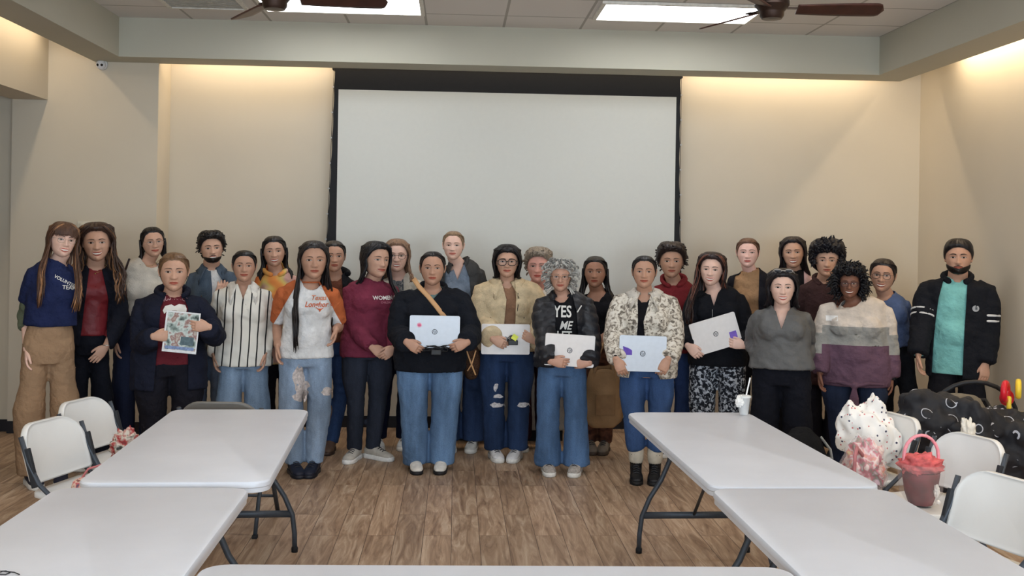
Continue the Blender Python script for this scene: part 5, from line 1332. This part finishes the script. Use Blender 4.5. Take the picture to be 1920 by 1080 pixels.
# 10
I = person('young woman in a maroon sweatshirt and grey running shoes, hands folded', 706, 452, 521, 8.16, 688, 697, 57, 45, TAN,
    dict(style='long', col=(22, 20, 24), L=.20, part=.012, vol=.014, wid=.025, fl=(0, 1), front=.072, frontdrop=.4), dict(smile=.5, yaw=14, roll=4),
    top_=dict(name='sweatshirt', col=fabric((126, 44, 66)), hem=667, ease=.024, scoop=.62, rib=fabric((112, 38, 58)), fold=.007),
    pants=dict(col=denim((44, 50, 66), 1.3), thigh=.105, knee=.068, hem=.052), shoes=dict(col=mat((186, 180, 170), .7), sole=mat((230, 228, 224), .5), toe=-.6), arms=[dict(pose='hold', at=(711, 661, -.24), d=(.75, -.1, -.55), hand='grip'), dict(pose='hold', at=(727, 663, -.27), d=(-.75, -.1, -.60), hand='grip')], stance=(-20, 6), yaw=14, bust=.9)
tb = bvh_of(I['out']['sweatshirt'][1]); q = I['loc'](716, 557); text_on(I['root'], 'sweatshirt_print', 'WOMEN &', q.x, q.z, .040, white, tb, font_scale_x=1.0); text_on(I['root'], 'sweatshirt_print', 'CHILDREN', q.x+.01, q.z-.034, .020, mat((190, 120, 135), .7), tb)
# 11
I = person('woman with reddish shoulder-length hair and glasses, pale cardigan over a patterned blouse', 744, 447, 510, 8.62, 742, 750, 46, 38, PALE,
    dict(style='bob', col=(122, 94, 74), L=.07, part=.0, vol=.012, wid=.02, fl=(0, 1), front=.076), dict(smile=.5, teeth=True, old=1, brow=(120, 90, 70)),
    top_=dict(name='blouse', col=ramp_mat([(60, 66, 72), (120, 124, 124), (70, 76, 84), (170, 168, 164)], 40, 2), hem=640, ease=.010), outer=dict(name='cardigan', col=fabric((198, 192, 178)), hem=650, ease=.022, open=[(508, 738, 756), (560, 733, 757), (655, 728, 762)]),
    pants=dict(col=fabric((22, 27, 52)), thigh=.11, knee=.085, hem=.075), shoes=dict(col=mat((214, 214, 212), .6)), stance=(-33, 6), glasses=dict(r=.021, t=.0014, col=(70, 50, 44)))
# 12
I = person('woman in a black jacket with tan crossbody strap, holding a silver laptop', 811, 470, 536, 7.80, 806, 811, 71, 60, LBR,
    dict(style='tied', top=.008, col=(28, 22, 22), part=0, vol=.009, front=.080), dict(smile=0, pitch=-2),
    top_=dict(name='t_shirt', col=fabric((96, 122, 120)), hem=690, ease=.010, scoop=.8), outer=dict(name='jacket', col=fabric((24, 27, 35), scale=8), hem=694, ease=.034, sl_e=.010, scoop=.9, v=.085, vw=.075, fold=.010, thick=.006, hood=dict(r=.095, t=.024, gap=.9, droop=.03)),
    pants=dict(col=denim((84, 122, 168), 1.5), thigh=.125, knee=.098, hem=.088, z1=.045), shoes=dict(kind='flat', col=mat((222, 218, 210), .5), sole=mat((30, 30, 34), .5), toe=.1), arms=[dict(pose='hold', at=(777, 651, -.33), d=(.72, -.15, -.45), hand='grip'), dict(pose='hold', at=(860, 649, -.33), d=(-.80, -.15, -.35), hand='grip')], stance=(-21, 16), bust=1.2, belly=.03)
tn = mat((206, 158, 110), .5, .06)
strip_on(I, 'bag_strap', [(776, 521), (786, 536), (802, 553), (818, 572), (832, 590), (842, 603)], .036, tn, I['out']['jacket'][1], off=.014)
LP1 = laptop(815, 622, 7.80-.29, .352, .226, -.5, sil, 'silver laptop with a round pink sticker, held by the woman with the tan strap', sticker=(-.108, .045, (224, 96, 140), 'round'))
tangle('charger', 818, 655, 7.80-.335, 'black laptop charger with tangled cord lying along the bottom of the pink-sticker laptop', wdt=.20, n=4, seed=3)
t = empty('handbag', atY(884, 680, 8.02)); bm_ = ramp_mat([(52, 34, 28), (80, 56, 40), (44, 30, 26)], 60, 2)
b = MB(); b.tube([(0, 0, .10), (0, 0, .05), (.0, 0, -.02), (0, 0, -.09)], [(.052, .06), (.064, .08), (.066, .085), (.050, .07)], 18, side=(1, 0, 0), power=.8); put('body', b, bm_, t)
b = MB(); b.tube([(-.04, -.09, .10), (-.01, -.10, .02), (.03, -.09, -.08)], (.006, .003), 8, side=(1, 0, 0)); b.tube([(.03, -.09, .10), (.0, -.10, .0), (-.03, -.092, -.05)], (.005, .003), 8, side=(1, 0, 0)); put('trim_band', b, tn, t)
b = MB(); b.ball((-.01, -.08, .125), .009, 10, 8); put('clasp', b, mat((220, 215, 200), .25, metal=.9), t)
tag(t, 'small dark brown monogram handbag with tan piping hanging beside the wide blue jeans', 'handbag')
# 13
I = person('tall woman with blond hair pulled back, grey-blue scrub top and dark grey jacket', 850, 432, 488, 8.55, 866, 864, 47, 38, PALE,
    dict(style='tied', top=.008, col=(128, 104, 80), part=0, vol=.008, front=.078), dict(smile=.5, brow=(130, 100, 76), yaw=-3),
    top_=dict(name='scrub_top', col=fabric((112, 126, 144)), hem=660, ease=.012, v=.13, vw=.05, scoop=.6), outer=dict(name='jacket', col=fabric((62, 62, 62)), hem=665, ease=.026, open=[(482, 842, 866), (520, 834, 880), (670, 826, 892)], collar=dict(gap=.7, tip=.02, w=.03)),
    pants=dict(col=denim((42, 66, 112), 1.4), thigh=.11, knee=.095, hem=.090), shoes=dict(col=mat((196, 194, 188), .6)), stance=(-17, 8))
# 14
I = person('woman with large black glasses in a cream fleece trucker jacket and ripped dark jeans', 951, 458, 521, 8.20, 950, 950, 62, 50, TAN,
    dict(style='bob', col=(24, 20, 22), L=.015, part=.0, vol=.016, wid=.008, fl=(0, 0), front=.066), dict(smile=.5),
    top_=dict(name='t_shirt', col=fabric((146, 104, 76)), hem=655, ease=.010, scoop=.8), outer=dict(name='trucker_jacket', col=fabric((208, 184, 144), var=.16, scale=20, bump=.7, bscale=120), hem=655, ease=.034, sl_e=.012, open=[(520, 938, 964), (560, 950, 968), (600, 946, 966), (660, 940, 960)], collar=dict(gap=.42, tip=.06, w=.07, r=.070), thick=.010, fold=.008),
    pants=dict(col=denim((36, 60, 104), 1.4), thigh=.118, knee=.082, hem=.078, rips=[(930, 722, 8, 14), (934, 740, 18, 7), (932, 756, 24, 9), (980, 756, 22, 9)]), shoes=dict(col=mat((222, 220, 220), .5), toe=.25), arms=[dict(pose='hold', at=(938, 643, -.32), d=(.80, -.15, -.40), hand='grip'), dict(pose='hold', at=(990, 632, -.30), d=(-.5, -.1, .3), hand='grip', pole=(1, .5, -.6))], stance=(-16, 15), glasses=dict(r=.0255, t=.0024, col=(22, 20, 22), sq=.7), bust=.9, belly=.01)
pockets(I, [(920, 588), (982, 588)], 'trucker_jacket', fabric((202, 176, 134), bump=.6, bscale=120), .10)
strip_on(I, 'drawstring', [(971, 548), (971, 570), (969, 588)], .006, black, I['out']['trucker_jacket'][1])
laptop(948, 636, 8.20-.285, .36, .225, 0, silw, 'pale laptop held by the woman in the cream fleece jacket', tilt=0)
tangle('charger', 962, 637, 8.20-.33, 'black charger with a neon yellow tag held against the pale laptop', (226, 232, 90), .09, 4, 7)
# 15
I = person('older person with short brushed-up grey hair and white top, behind the grey curls', 1010, 465, 531, 8.60, 1000, 1006, 42, 34, (214, 150, 134),
    dict(style='short', col=(128, 116, 102), vol=.018, front=.066, top=.018), dict(smile=0, old=1, brow=(120, 100, 90), yaw=-5),
    top_=dict(name='shirt', col=fabric((222, 216, 206)), hem=640, ease=.012), outer=dict(name='vest', col=fabric((40, 32, 38)), hem=655, ease=.022, open=[(520, 996, 1022), (560, 990, 1026), (660, 988, 1030)]),
    pants=dict(col=fabric((62, 26, 34)), thigh=.10, knee=.09, hem=.085), shoes=dict(col=mat((40, 42, 56), .6), sole=mat((200, 196, 186), .6)), glasses=dict(r=.019, t=.0007, col=(160, 150, 140)), stance=(-22, 28))
# 16
I = person('elderly woman with grey curly hair and glasses in a black puffer jacket and flared jeans', 1051, 485, 547, 7.74, 1054, 1057, 56, 45, (190, 140, 116),
    dict(style='graycurls', col=(182, 180, 174), col2=(128, 126, 122), vol=.038, front=.064, top=.026), dict(smile=.5, old=1, brow=(130, 120, 110)),
    top_=dict(name='t_shirt', col=fabric((22, 22, 26)), hem=660, ease=.010, scoop=.72), outer=dict(name='puffer_jacket', col=mat((34, 35, 40), .45, .12, 12, .2, 40), hem=686, ease=.030, sl_e=.008, quilt=True, open=[(545, 1036, 1070), (580, 1042, 1080), (640, 1040, 1084), (700, 1040, 1082)], collar=dict(gap=.6, tip=.01, w=.03, r=.072), thick=.008),
    pants=dict(col=denim((70, 108, 158), 1.35), thigh=.105, knee=.080, hem=.095, z1=.055), shoes=dict(col=mat((168, 160, 152), .7, .3, 60)), arms=[dict(pose='hold', at=(1050, 680, -.30), d=(.85, -.15, -.10), hand='grip'), dict(pose='hold', at=(1087, 682, -.26), d=(-.80, -.05, -.10), hand='grip')], stance=(-18, 30), glasses=dict(r=.021, t=.0012, col=(120, 90, 60), sq=.85), bust=.6)
tb = bvh_of(I['out']['t_shirt'][1]); q = I['loc'](1058, 583); text_on(I['root'], 'shirt_print', 'YES', q.x-.012, q.z, .115, white, tb, font_scale_x=.72); q = I['loc'](1060, 608); text_on(I['root'], 'shirt_print', 'ME', q.x, q.z, .085, white, tb, font_scale_x=.8, shear=.3); q = I['loc'](1058, 627); text_on(I['root'], 'shirt_print', 'LET', q.x, q.z, .085, white, tb, font_scale_x=.8)
strip_on(I, 'jacket_mark', [(1082, 583), (1086, 577), (1090, 571)], .010, white, I['out']['puffer_jacket'][1])
laptop(1068, 657, 7.74-.262, .352, .225, -3, silw, 'pale laptop held low by the elderly woman in the puffer jacket', tilt=0)
# 17
I = person('woman in a black top and ankle boots with a brown tote on her arm', 1116, 478, 540, 8.50, 1122, 1122, 42, 33, BRN,
    dict(style='half', col=BLK, L=.22, part=None, vol=.012, wid=.03, front=.074), dict(smile=0, yaw=-3),
    top_=dict(name='top', col=fabric((20, 21, 27)), hem=650, ease=.012, scoop=.85), pants=dict(col=ramp_mat([(70, 44, 36), (104, 68, 52), (56, 34, 30)], 12), thigh=.09, knee=.06, hem=.052), shoes=dict(kind='boot', col=mat((120, 108, 96), .6), sole=mat((74, 60, 50), .6)), arms=[dict(), dict(pose='hold', at=(1131, 640, -.26), d=(-.4, -.3, -.8), hand='grip')], stance=(-13, 13))
t = empty('tote_bag', atY(1131, 735, 8.22)); tm = mat((150, 116, 80), .8, .14, 12, .3, 90)
def tote(u, v):
    ph = u*2*PI; c_, s_ = math.cos(ph), math.sin(ph); w_ = (.118+.034*math.sin(PI*(.15+.6*(1-v)))-.05*max(0, v-.6)/.4)*(1-.35*max(0, .12-v)/.12); z = -.27+.46*v+.02*s_*v+.012*math.sin(3*ph)*v
    return (w_*math.copysign(abs(c_)**.6, c_)+.01*math.sin(v*9+ph), .055*math.copysign(abs(s_)**.8, s_)*(1-.35*v)+.006*math.sin(9*v+4*ph), z)
b = MB(); b.grid(tote, 49, 20); n0 = len(b.v); b.f.append(tuple(i*20 for i in range(48))); b.m.append(0); o = solid(put('body', b, tm, t), .005)
b = MB()
for s in (-1, 1): b.tube([(s*.075, -.035, .15), (s*.055, -.04, .26), (s*.02, -.03, .36), (0, -.02, .385), (-s*.012, .0, .36), (-s*.05, .03, .24), (-s*.06, .035, .15)], (.013, .004), 8)
put('handle', b, mat((158, 126, 92), .7), t)
b = MB(); b.box((.01, -.061, -.09), (.15, .008, .16), bev=.004); put('pocket', b, mat((140, 106, 72), .8, .12, 20), t, False)
tag(t, 'large brown suede tote bag hanging from the arm of the woman in black', 'tote bag')
# 18
I = person('woman in a cream and grey snakeskin print jacket, blue jeans and black ankle boots', 1208, 478, 542, 7.50, 1213, 1209, 63, 50, LBR,
    dict(style='tied', top=.008, col=(24, 20, 22), part=0, vol=.010, front=.076), dict(smile=.5, pitch=-2),
    top_=dict(name='top', col=fabric((24, 22, 26)), hem=690, ease=.010, scoop=.85), outer=dict(name='denim_jacket', col=ramp_mat([(104, 96, 88), (170, 160, 146), (216, 208, 194), (222, 216, 206)], 34, 4, dist=1.0, pos=[.36, .46, .54, .7]), hem=706, ease=.026, sl_e=.010, open=[(545, 1196, 1222), (600, 1196, 1207), (640, 1194, 1210), (712, 1178, 1240)], collar=dict(gap=.42, tip=.065, w=.065, r=.068, m=mat((206, 200, 190), .8, .12, 40)), thick=.006, fold=.006),
    pants=dict(col=denim((52, 88, 148), 1.25), thigh=.110, knee=.070, hem=.058, z1=.22), shoes=dict(kind='boot', col=mat((24, 24, 27), .4), sole=mat((20, 20, 22), .6), toe=.05, sock=mat((196, 188, 172), .9)), arms=[dict(pose='hold', at=(1163, 690, -.27), d=(.42, -.10, -.85), hand='grip'), dict(pose='hold', at=(1244, 690, -.27), d=(-.42, -.10, -.85), hand='grip')], stance=(-17, 16), bust=.9, belly=.01)
pockets(I, [(1180, 592), (1240, 592)], 'denim_jacket', mat((200, 190, 180), .8, .2, 60), .085)
laptop(1205, 663, 7.50-.262, .325, .245, -1.2, sil, 'silver laptop with a torn purple sticker, held by the woman in the snakeskin print jacket', sticker=(-.108, .018, (96, 66, 170), [(-.03, .03), (.012, .016), (.034, .002), (.034, -.03), (-.022, -.03)]))
# 19
I = person('person with short dark hair in a dark red hoodie, behind the snakeskin jacket', 1259, 455, 522, 8.4, 1262, 1266, 46, 38, LBR,
    dict(style='short', col=(38, 28, 26), vol=.022, front=.066, top=.022), dict(smile=0, yaw=2, w=1.06), bust=.5,
    top_=dict(name='hoodie', col=fabric((128, 34, 40)), hem=660, ease=.024, hood=dict(r=.092, t=.032, gap=.4, droop=.055)), pants=dict(col=denim((42, 70, 130), 1.2), thigh=.12, knee=.09, hem=.08), stance=(-20, 20))
# 20
I = person('smiling long-haired woman in a black quarter-zip top and leopard leggings', 1334, 473, 537, 8.02, 1345, 1343, 58, 51, PALE,
    dict(style='long', col=(44, 30, 28), col2=(104, 62, 48), L=.36, part=.0, vol=.018, wave=.012, wid=.035, fl=(1, 0), tips=.3, front=.076), dict(smile=1, teeth=True, roll=3, yaw=-4),
    top_=dict(name='pullover', col=fabric((22, 23, 29)), hem=684, ease=.022, v=.13, vw=.04, scoop=.8, fold=.007), pants=dict(col=ramp_mat([(30, 32, 38), (40, 42, 50), (150, 156, 166), (196, 200, 206)], 46, 3, pos=[.40, .50, .54, .66], dist=.6), thigh=.125, knee=.095, hem=.06),
    arms=[dict(pose='hold', at=(1302, 660, -.31), d=(.55, -.15, -.50), hand='grip'), dict(pose='hold', at=(1379, 645, -.31), d=(-.85, -.15, .15), hand='grip')], stance=(-26, 24), bust=1.1, belly=.01)
strip_on(I, 'zipper', [(1336, 578), (1336, 590), (1335, 600)], .006, mat((150, 150, 150), .3, metal=.8), I['out']['pullover'][1])
laptop(1342, 626, 8.02-.285, .352, .240, 17, silw, 'tilted white laptop with a purple square sticker, held by the woman in leopard leggings', sticker=(.122, -.042, (122, 92, 190), [(-.026, .026), (.028, .026), (.028, -.026), (-.026, -.026)]))
# 21
I = person('fair young woman with hair pulled back in a tan tee under a dark cardigan', 1402, 445, 503, 8.55, 1410, 1408, 46, 36, (226, 176, 160),
    dict(style='tied', top=.008, col=(96, 66, 50), part=None, vol=.010, front=.072), dict(smile=0, open=.6, w=1.08, brow=(110, 80, 64)),
    top_=dict(name='t_shirt', col=fabric((164, 124, 86)), hem=640, ease=.012, scoop=.55), outer=dict(name='cardigan', col=fabric((26, 26, 34)), hem=650, ease=.022, open=[(505, 1380, 1424), (560, 1372, 1422), (655, 1370, 1424)]), pants=dict(col=fabric((24, 24, 30))))
# 22
I = person('woman with sunglasses pushed up on her short black hair, grey V-neck blouse', 1467, 503, 573, 7.45, 1465, 1466, 58, 53, PALE,
    dict(style='bob', col=(24, 20, 24), L=.035, part=-.02, vol=.016, wid=.018, fl=(0, 0), front=.070), dict(smile=.5, teeth=True, yaw=3, w=1.04),
    top_=dict(name='blouse', col=mat((92, 92, 92), .6, .1, 8, .25, 30), hem=690, ease=.028, v=.15, vw=.05, scoop=.8, fold=.010, widen=.01), pants=dict(col=fabric((20, 22, 32)), thigh=.125, knee=.10, hem=.09),
    arms=[dict(at=(1420, 690, .02)), dict(at=(1500, 712, .02), d=(-.3, .2, -1))], stance=(-24, 24), bust=1.0)
b = MB()
for s in (-1, 1): b.tube([(s*.034+.024*math.cos(2*PI*k/16), -.075-.004*math.sin(2*PI*k/16), .112+.010*math.sin(2*PI*k/16)) for k in range(17)], .003, 6, cap=False); b.tube([(s*.058, -.07, .112), (s*.085, -.01, .080), (s*.084, .05, .03)], .002, 6)
b.tube([(-.01, -.078, .114), (.01, -.078, .114)], .003, 6); me = b.mesh(); me.transform(I['HM']); put('sunglasses', me, mat((176, 170, 164), .3, .1), I['root'])
b = MB()
for s in (-1, 1): b.ball((s*.034, -.076, .112), (.023, .005, .0095), 12, 8)
me = b.mesh(); me.transform(I['HM']); put('sunglasses_lens', me, mat((40, 40, 44), .1), I['root'])
# 23
I = person('woman with dark shoulder-length hair and a broad smile, standing at the very back', 1487, 443, 504, 8.85, 1490, 1492, 38, 30, TAN,
    dict(style='long', col=(34, 26, 28), L=.14, part=.01, vol=.014, wid=.02, fl=(0, 0), front=.076), dict(smile=1, teeth=True, roll=-3),
    top_=dict(name='top', col=fabric((24, 24, 28)), hem=640, ease=.012, scoop=.5), pants=dict(col=fabric((24, 24, 30))), outer=dict(name='jacket', col=fabric((206, 170, 176)), hem=650, ease=.02, open=[(505, 1470, 1507), (560, 1468, 1508), (655, 1468, 1508)]))
# 24
I = person('young man with bushy black hair in a dark brown hoodie', 1551, 452, 521, 8.35, 1545, 1545, 50, 36, TAN,
    dict(style='fluffy', col=(22, 20, 26), vol=.075, front=.058, top=.03), dict(smile=0, yaw=0), man=1, bust=0,
    top_=dict(name='hoodie', col=fabric((62, 40, 40)), hem=720, ease=.026, hood=dict(r=.09, t=.03, gap=.5, droop=.05)), pants=dict(col=fabric((34, 34, 46)), thigh=.10, knee=.09, hem=.085), stance=(-14, 16))
# 25
I = person('curly-haired woman with glasses in a cream, grey and plum colour-block sweater', 1593, 492, 561, 7.76, 1603, 1605, 71, 60, DBR,
    dict(style='curly', col=(20, 18, 22), vol=.080, front=.062, top=.050), dict(smile=1, teeth=True, w=1.05),
    top_=dict(name='sweater', col=[fabric((206, 192, 178)), fabric((150, 148, 142)), fabric((104, 74, 92))], assign=lambda c, g: (0 if c.z > g['loc'](g['hip'], 610).z+.0 else 1 if c.z > g['loc'](g['hip'], 645).z else 2) if abs(c.x-g['shx']) < g['sj']+.02 else (0 if c.z > g['loc'](g['hip'], 625).z else 1 if c.z > g['loc'](g['hip'], 662).z else 2), seams=lambda g: [(g['loc'](g['hip'], q), Vector((0, 0, 1))) for q in (610, 645, 625, 662)]+[(Vector((g['shx']+s*(g['sj']+.02), 0, 0)), Vector((1, 0, 0))) for s in (-1, 1)], hem=722, ease=.024, scoop=.88, sl_e=.006, fold=.007, vox=.010),
    pants=dict(col=denim((38, 52, 84), 1.2), thigh=.135, knee=.085, hem=.065), shoes=dict(col=mat((60, 56, 60), .6)), arms=[dict(at=(1536, 735, -.08), d=(.02, -.15, -1)), dict(at=(1671, 735, -.08), d=(-.02, -.15, -1))], stance=(-22, 22), glasses=dict(r=.022, t=.0018, col=(50, 28, 38), sq=.8), bust=1.3, belly=.02)
tb = bvh_of(I['out']['sweater'][1]); q = I['loc'](1560, 596); nt_ = flat_on(I['root'], 'name_tag', [(-.045, .018), (.042, .022), (.045, -.016), (-.042, -.020)], q.x, q.z, mat((235, 232, 228), .5), tb, .007)
pl = fabric((104, 74, 92)); q = I['loc'](1602, 718); h_ = tb.ray_cast(Vector((q.x, -1, q.z)), Vector((0, 1, 0))); yk = (h_[0].y if h_[0] is not None else -.2)-.012
b = MB(); b.ball((q.x, yk, q.z), (.028, .020, .030), 16, 12); b.tube([(q.x-.02, yk, q.z), (q.x-.10, yk+.012, q.z+.02), (q.x-.20, yk+.055, q.z+.012)], [.014, .016, .008], 10); b.tube([(q.x+.02, yk, q.z), (q.x+.10, yk+.012, q.z+.02), (q.x+.20, yk+.055, q.z+.012)], [.014, .016, .008], 10)
for s in (-1, 1): b.tube([(q.x, yk-.006, q.z-.01), (q.x+s*.012, yk-.008, q.z-.09), (q.x+s*.018, yk-.004, q.z-.19), (q.x+s*.010, yk-.002, q.z-.235)], [(.014, .008), (.022, .007), (.020, .006), (.004, .003)], 10, side=(1, 0, 0))
put('front_tie', remesh(b, .005, 2), pl, I['root'])
a = I['A'][1]; b = MB(); b.tube([a['T']-a['d']*.010+Vector((.034*math.cos(k*PI/8), .030*math.sin(k*PI/8), .0)) for k in range(17)], (.009, .003), 8, cap=False, side=(0, 0, 1)); b.box(tuple(a['T']-a['d']*.010+Vector((.008, -.034, 0))), (.034, .010, .036), bev=.004); put('wristwatch', b, mat((26, 26, 30), .3), I['root'])
# 26
I = person('woman with glasses in a plain blue tee, standing behind the curly-haired woman', 1655, 484, 551, 8.30, 1680, 1664, 46, 32, LBR,
    dict(style='tied', top=.008, col=(34, 26, 26), part=None, vol=.012, front=.070), dict(smile=1, teeth=True, yaw=-4, roll=3),
    top_=dict(name='t_shirt', col=fabric((76, 96, 140)), hem=650, ease=.016, sleeve=.48, scoop=.7), pants=dict(col=fabric((22, 24, 30)), thigh=.09, knee=.07, hem=.06), shoes=dict(col=mat((40, 40, 44), .5)), glasses=dict(r=.021, t=.0015, col=(50, 40, 40)), stance=(-14, 36), arms=[dict(), dict(at=(1693, 668, -.03), d=(-.1, -.1, -1))])
# 27
I = person('bearded man in a black jacket with white sleeve stripes over an aqua tee', 1797, 448, 521, 7.92, 1794, 1794, 71, 48, (186, 138, 112),
    dict(style='buzz', col=(24, 20, 22), vol=.012, front=.064, top=.012), dict(smile=0, beard=dict(side=1, t=.010)), man=1, bust=0, belly=.03, waist=50,
    top_=dict(name='t_shirt', col=fabric((116, 190, 186)), hem=700, ease=.014, scoop=.62), outer=dict(name='jacket', col=fabric((25, 27, 34), scale=8), hem=706, ease=.036, sl_e=.006, open=[(522, 1770, 1814), (560, 1760, 1812), (620, 1752, 1808), (712, 1746, 1804)], hood=dict(r=.098, t=.038, gap=.65, droop=.04), thick=.007, fold=.009),
    pants=dict(col=fabric((26, 26, 32)), thigh=.115, knee=.10, hem=.09), shoes=dict(col=mat((30, 30, 32), .5)), arms=[dict(at=(1722, 690, -.12), d=(.04, -.15, -1)), dict(at=(1846, 704, -.19), d=(-.05, -.25, -1), n=(-.5, .8, 0))], stance=(-26, 26))
sm = mat((206, 206, 206), .6)
for sd in (0, 1):
    sleeve_band(I, sd, .62, .016, sm, .047); sleeve_band(I, sd, .76, .016, sm, .047)
tb = bvh_of(I['out']['jacket'][1]); q = I['loc'](1829, 576)
me_ = flat_on(I['root'], 'jacket_emblem', [(.024*math.cos(2*PI*k/24), .024*math.sin(2*PI*k/24)) for k in range(24)], q.x, q.z, mat((176, 178, 180), .6), tb, .008)
text_on(I['root'], 'jacket_emblem', 'E', q.x+.004, q.z, .030, black, tb, off=.0105)
necklace(I, (205, 205, 200), .078, .10, False)

bpy.data.scenes.remove(WORK)
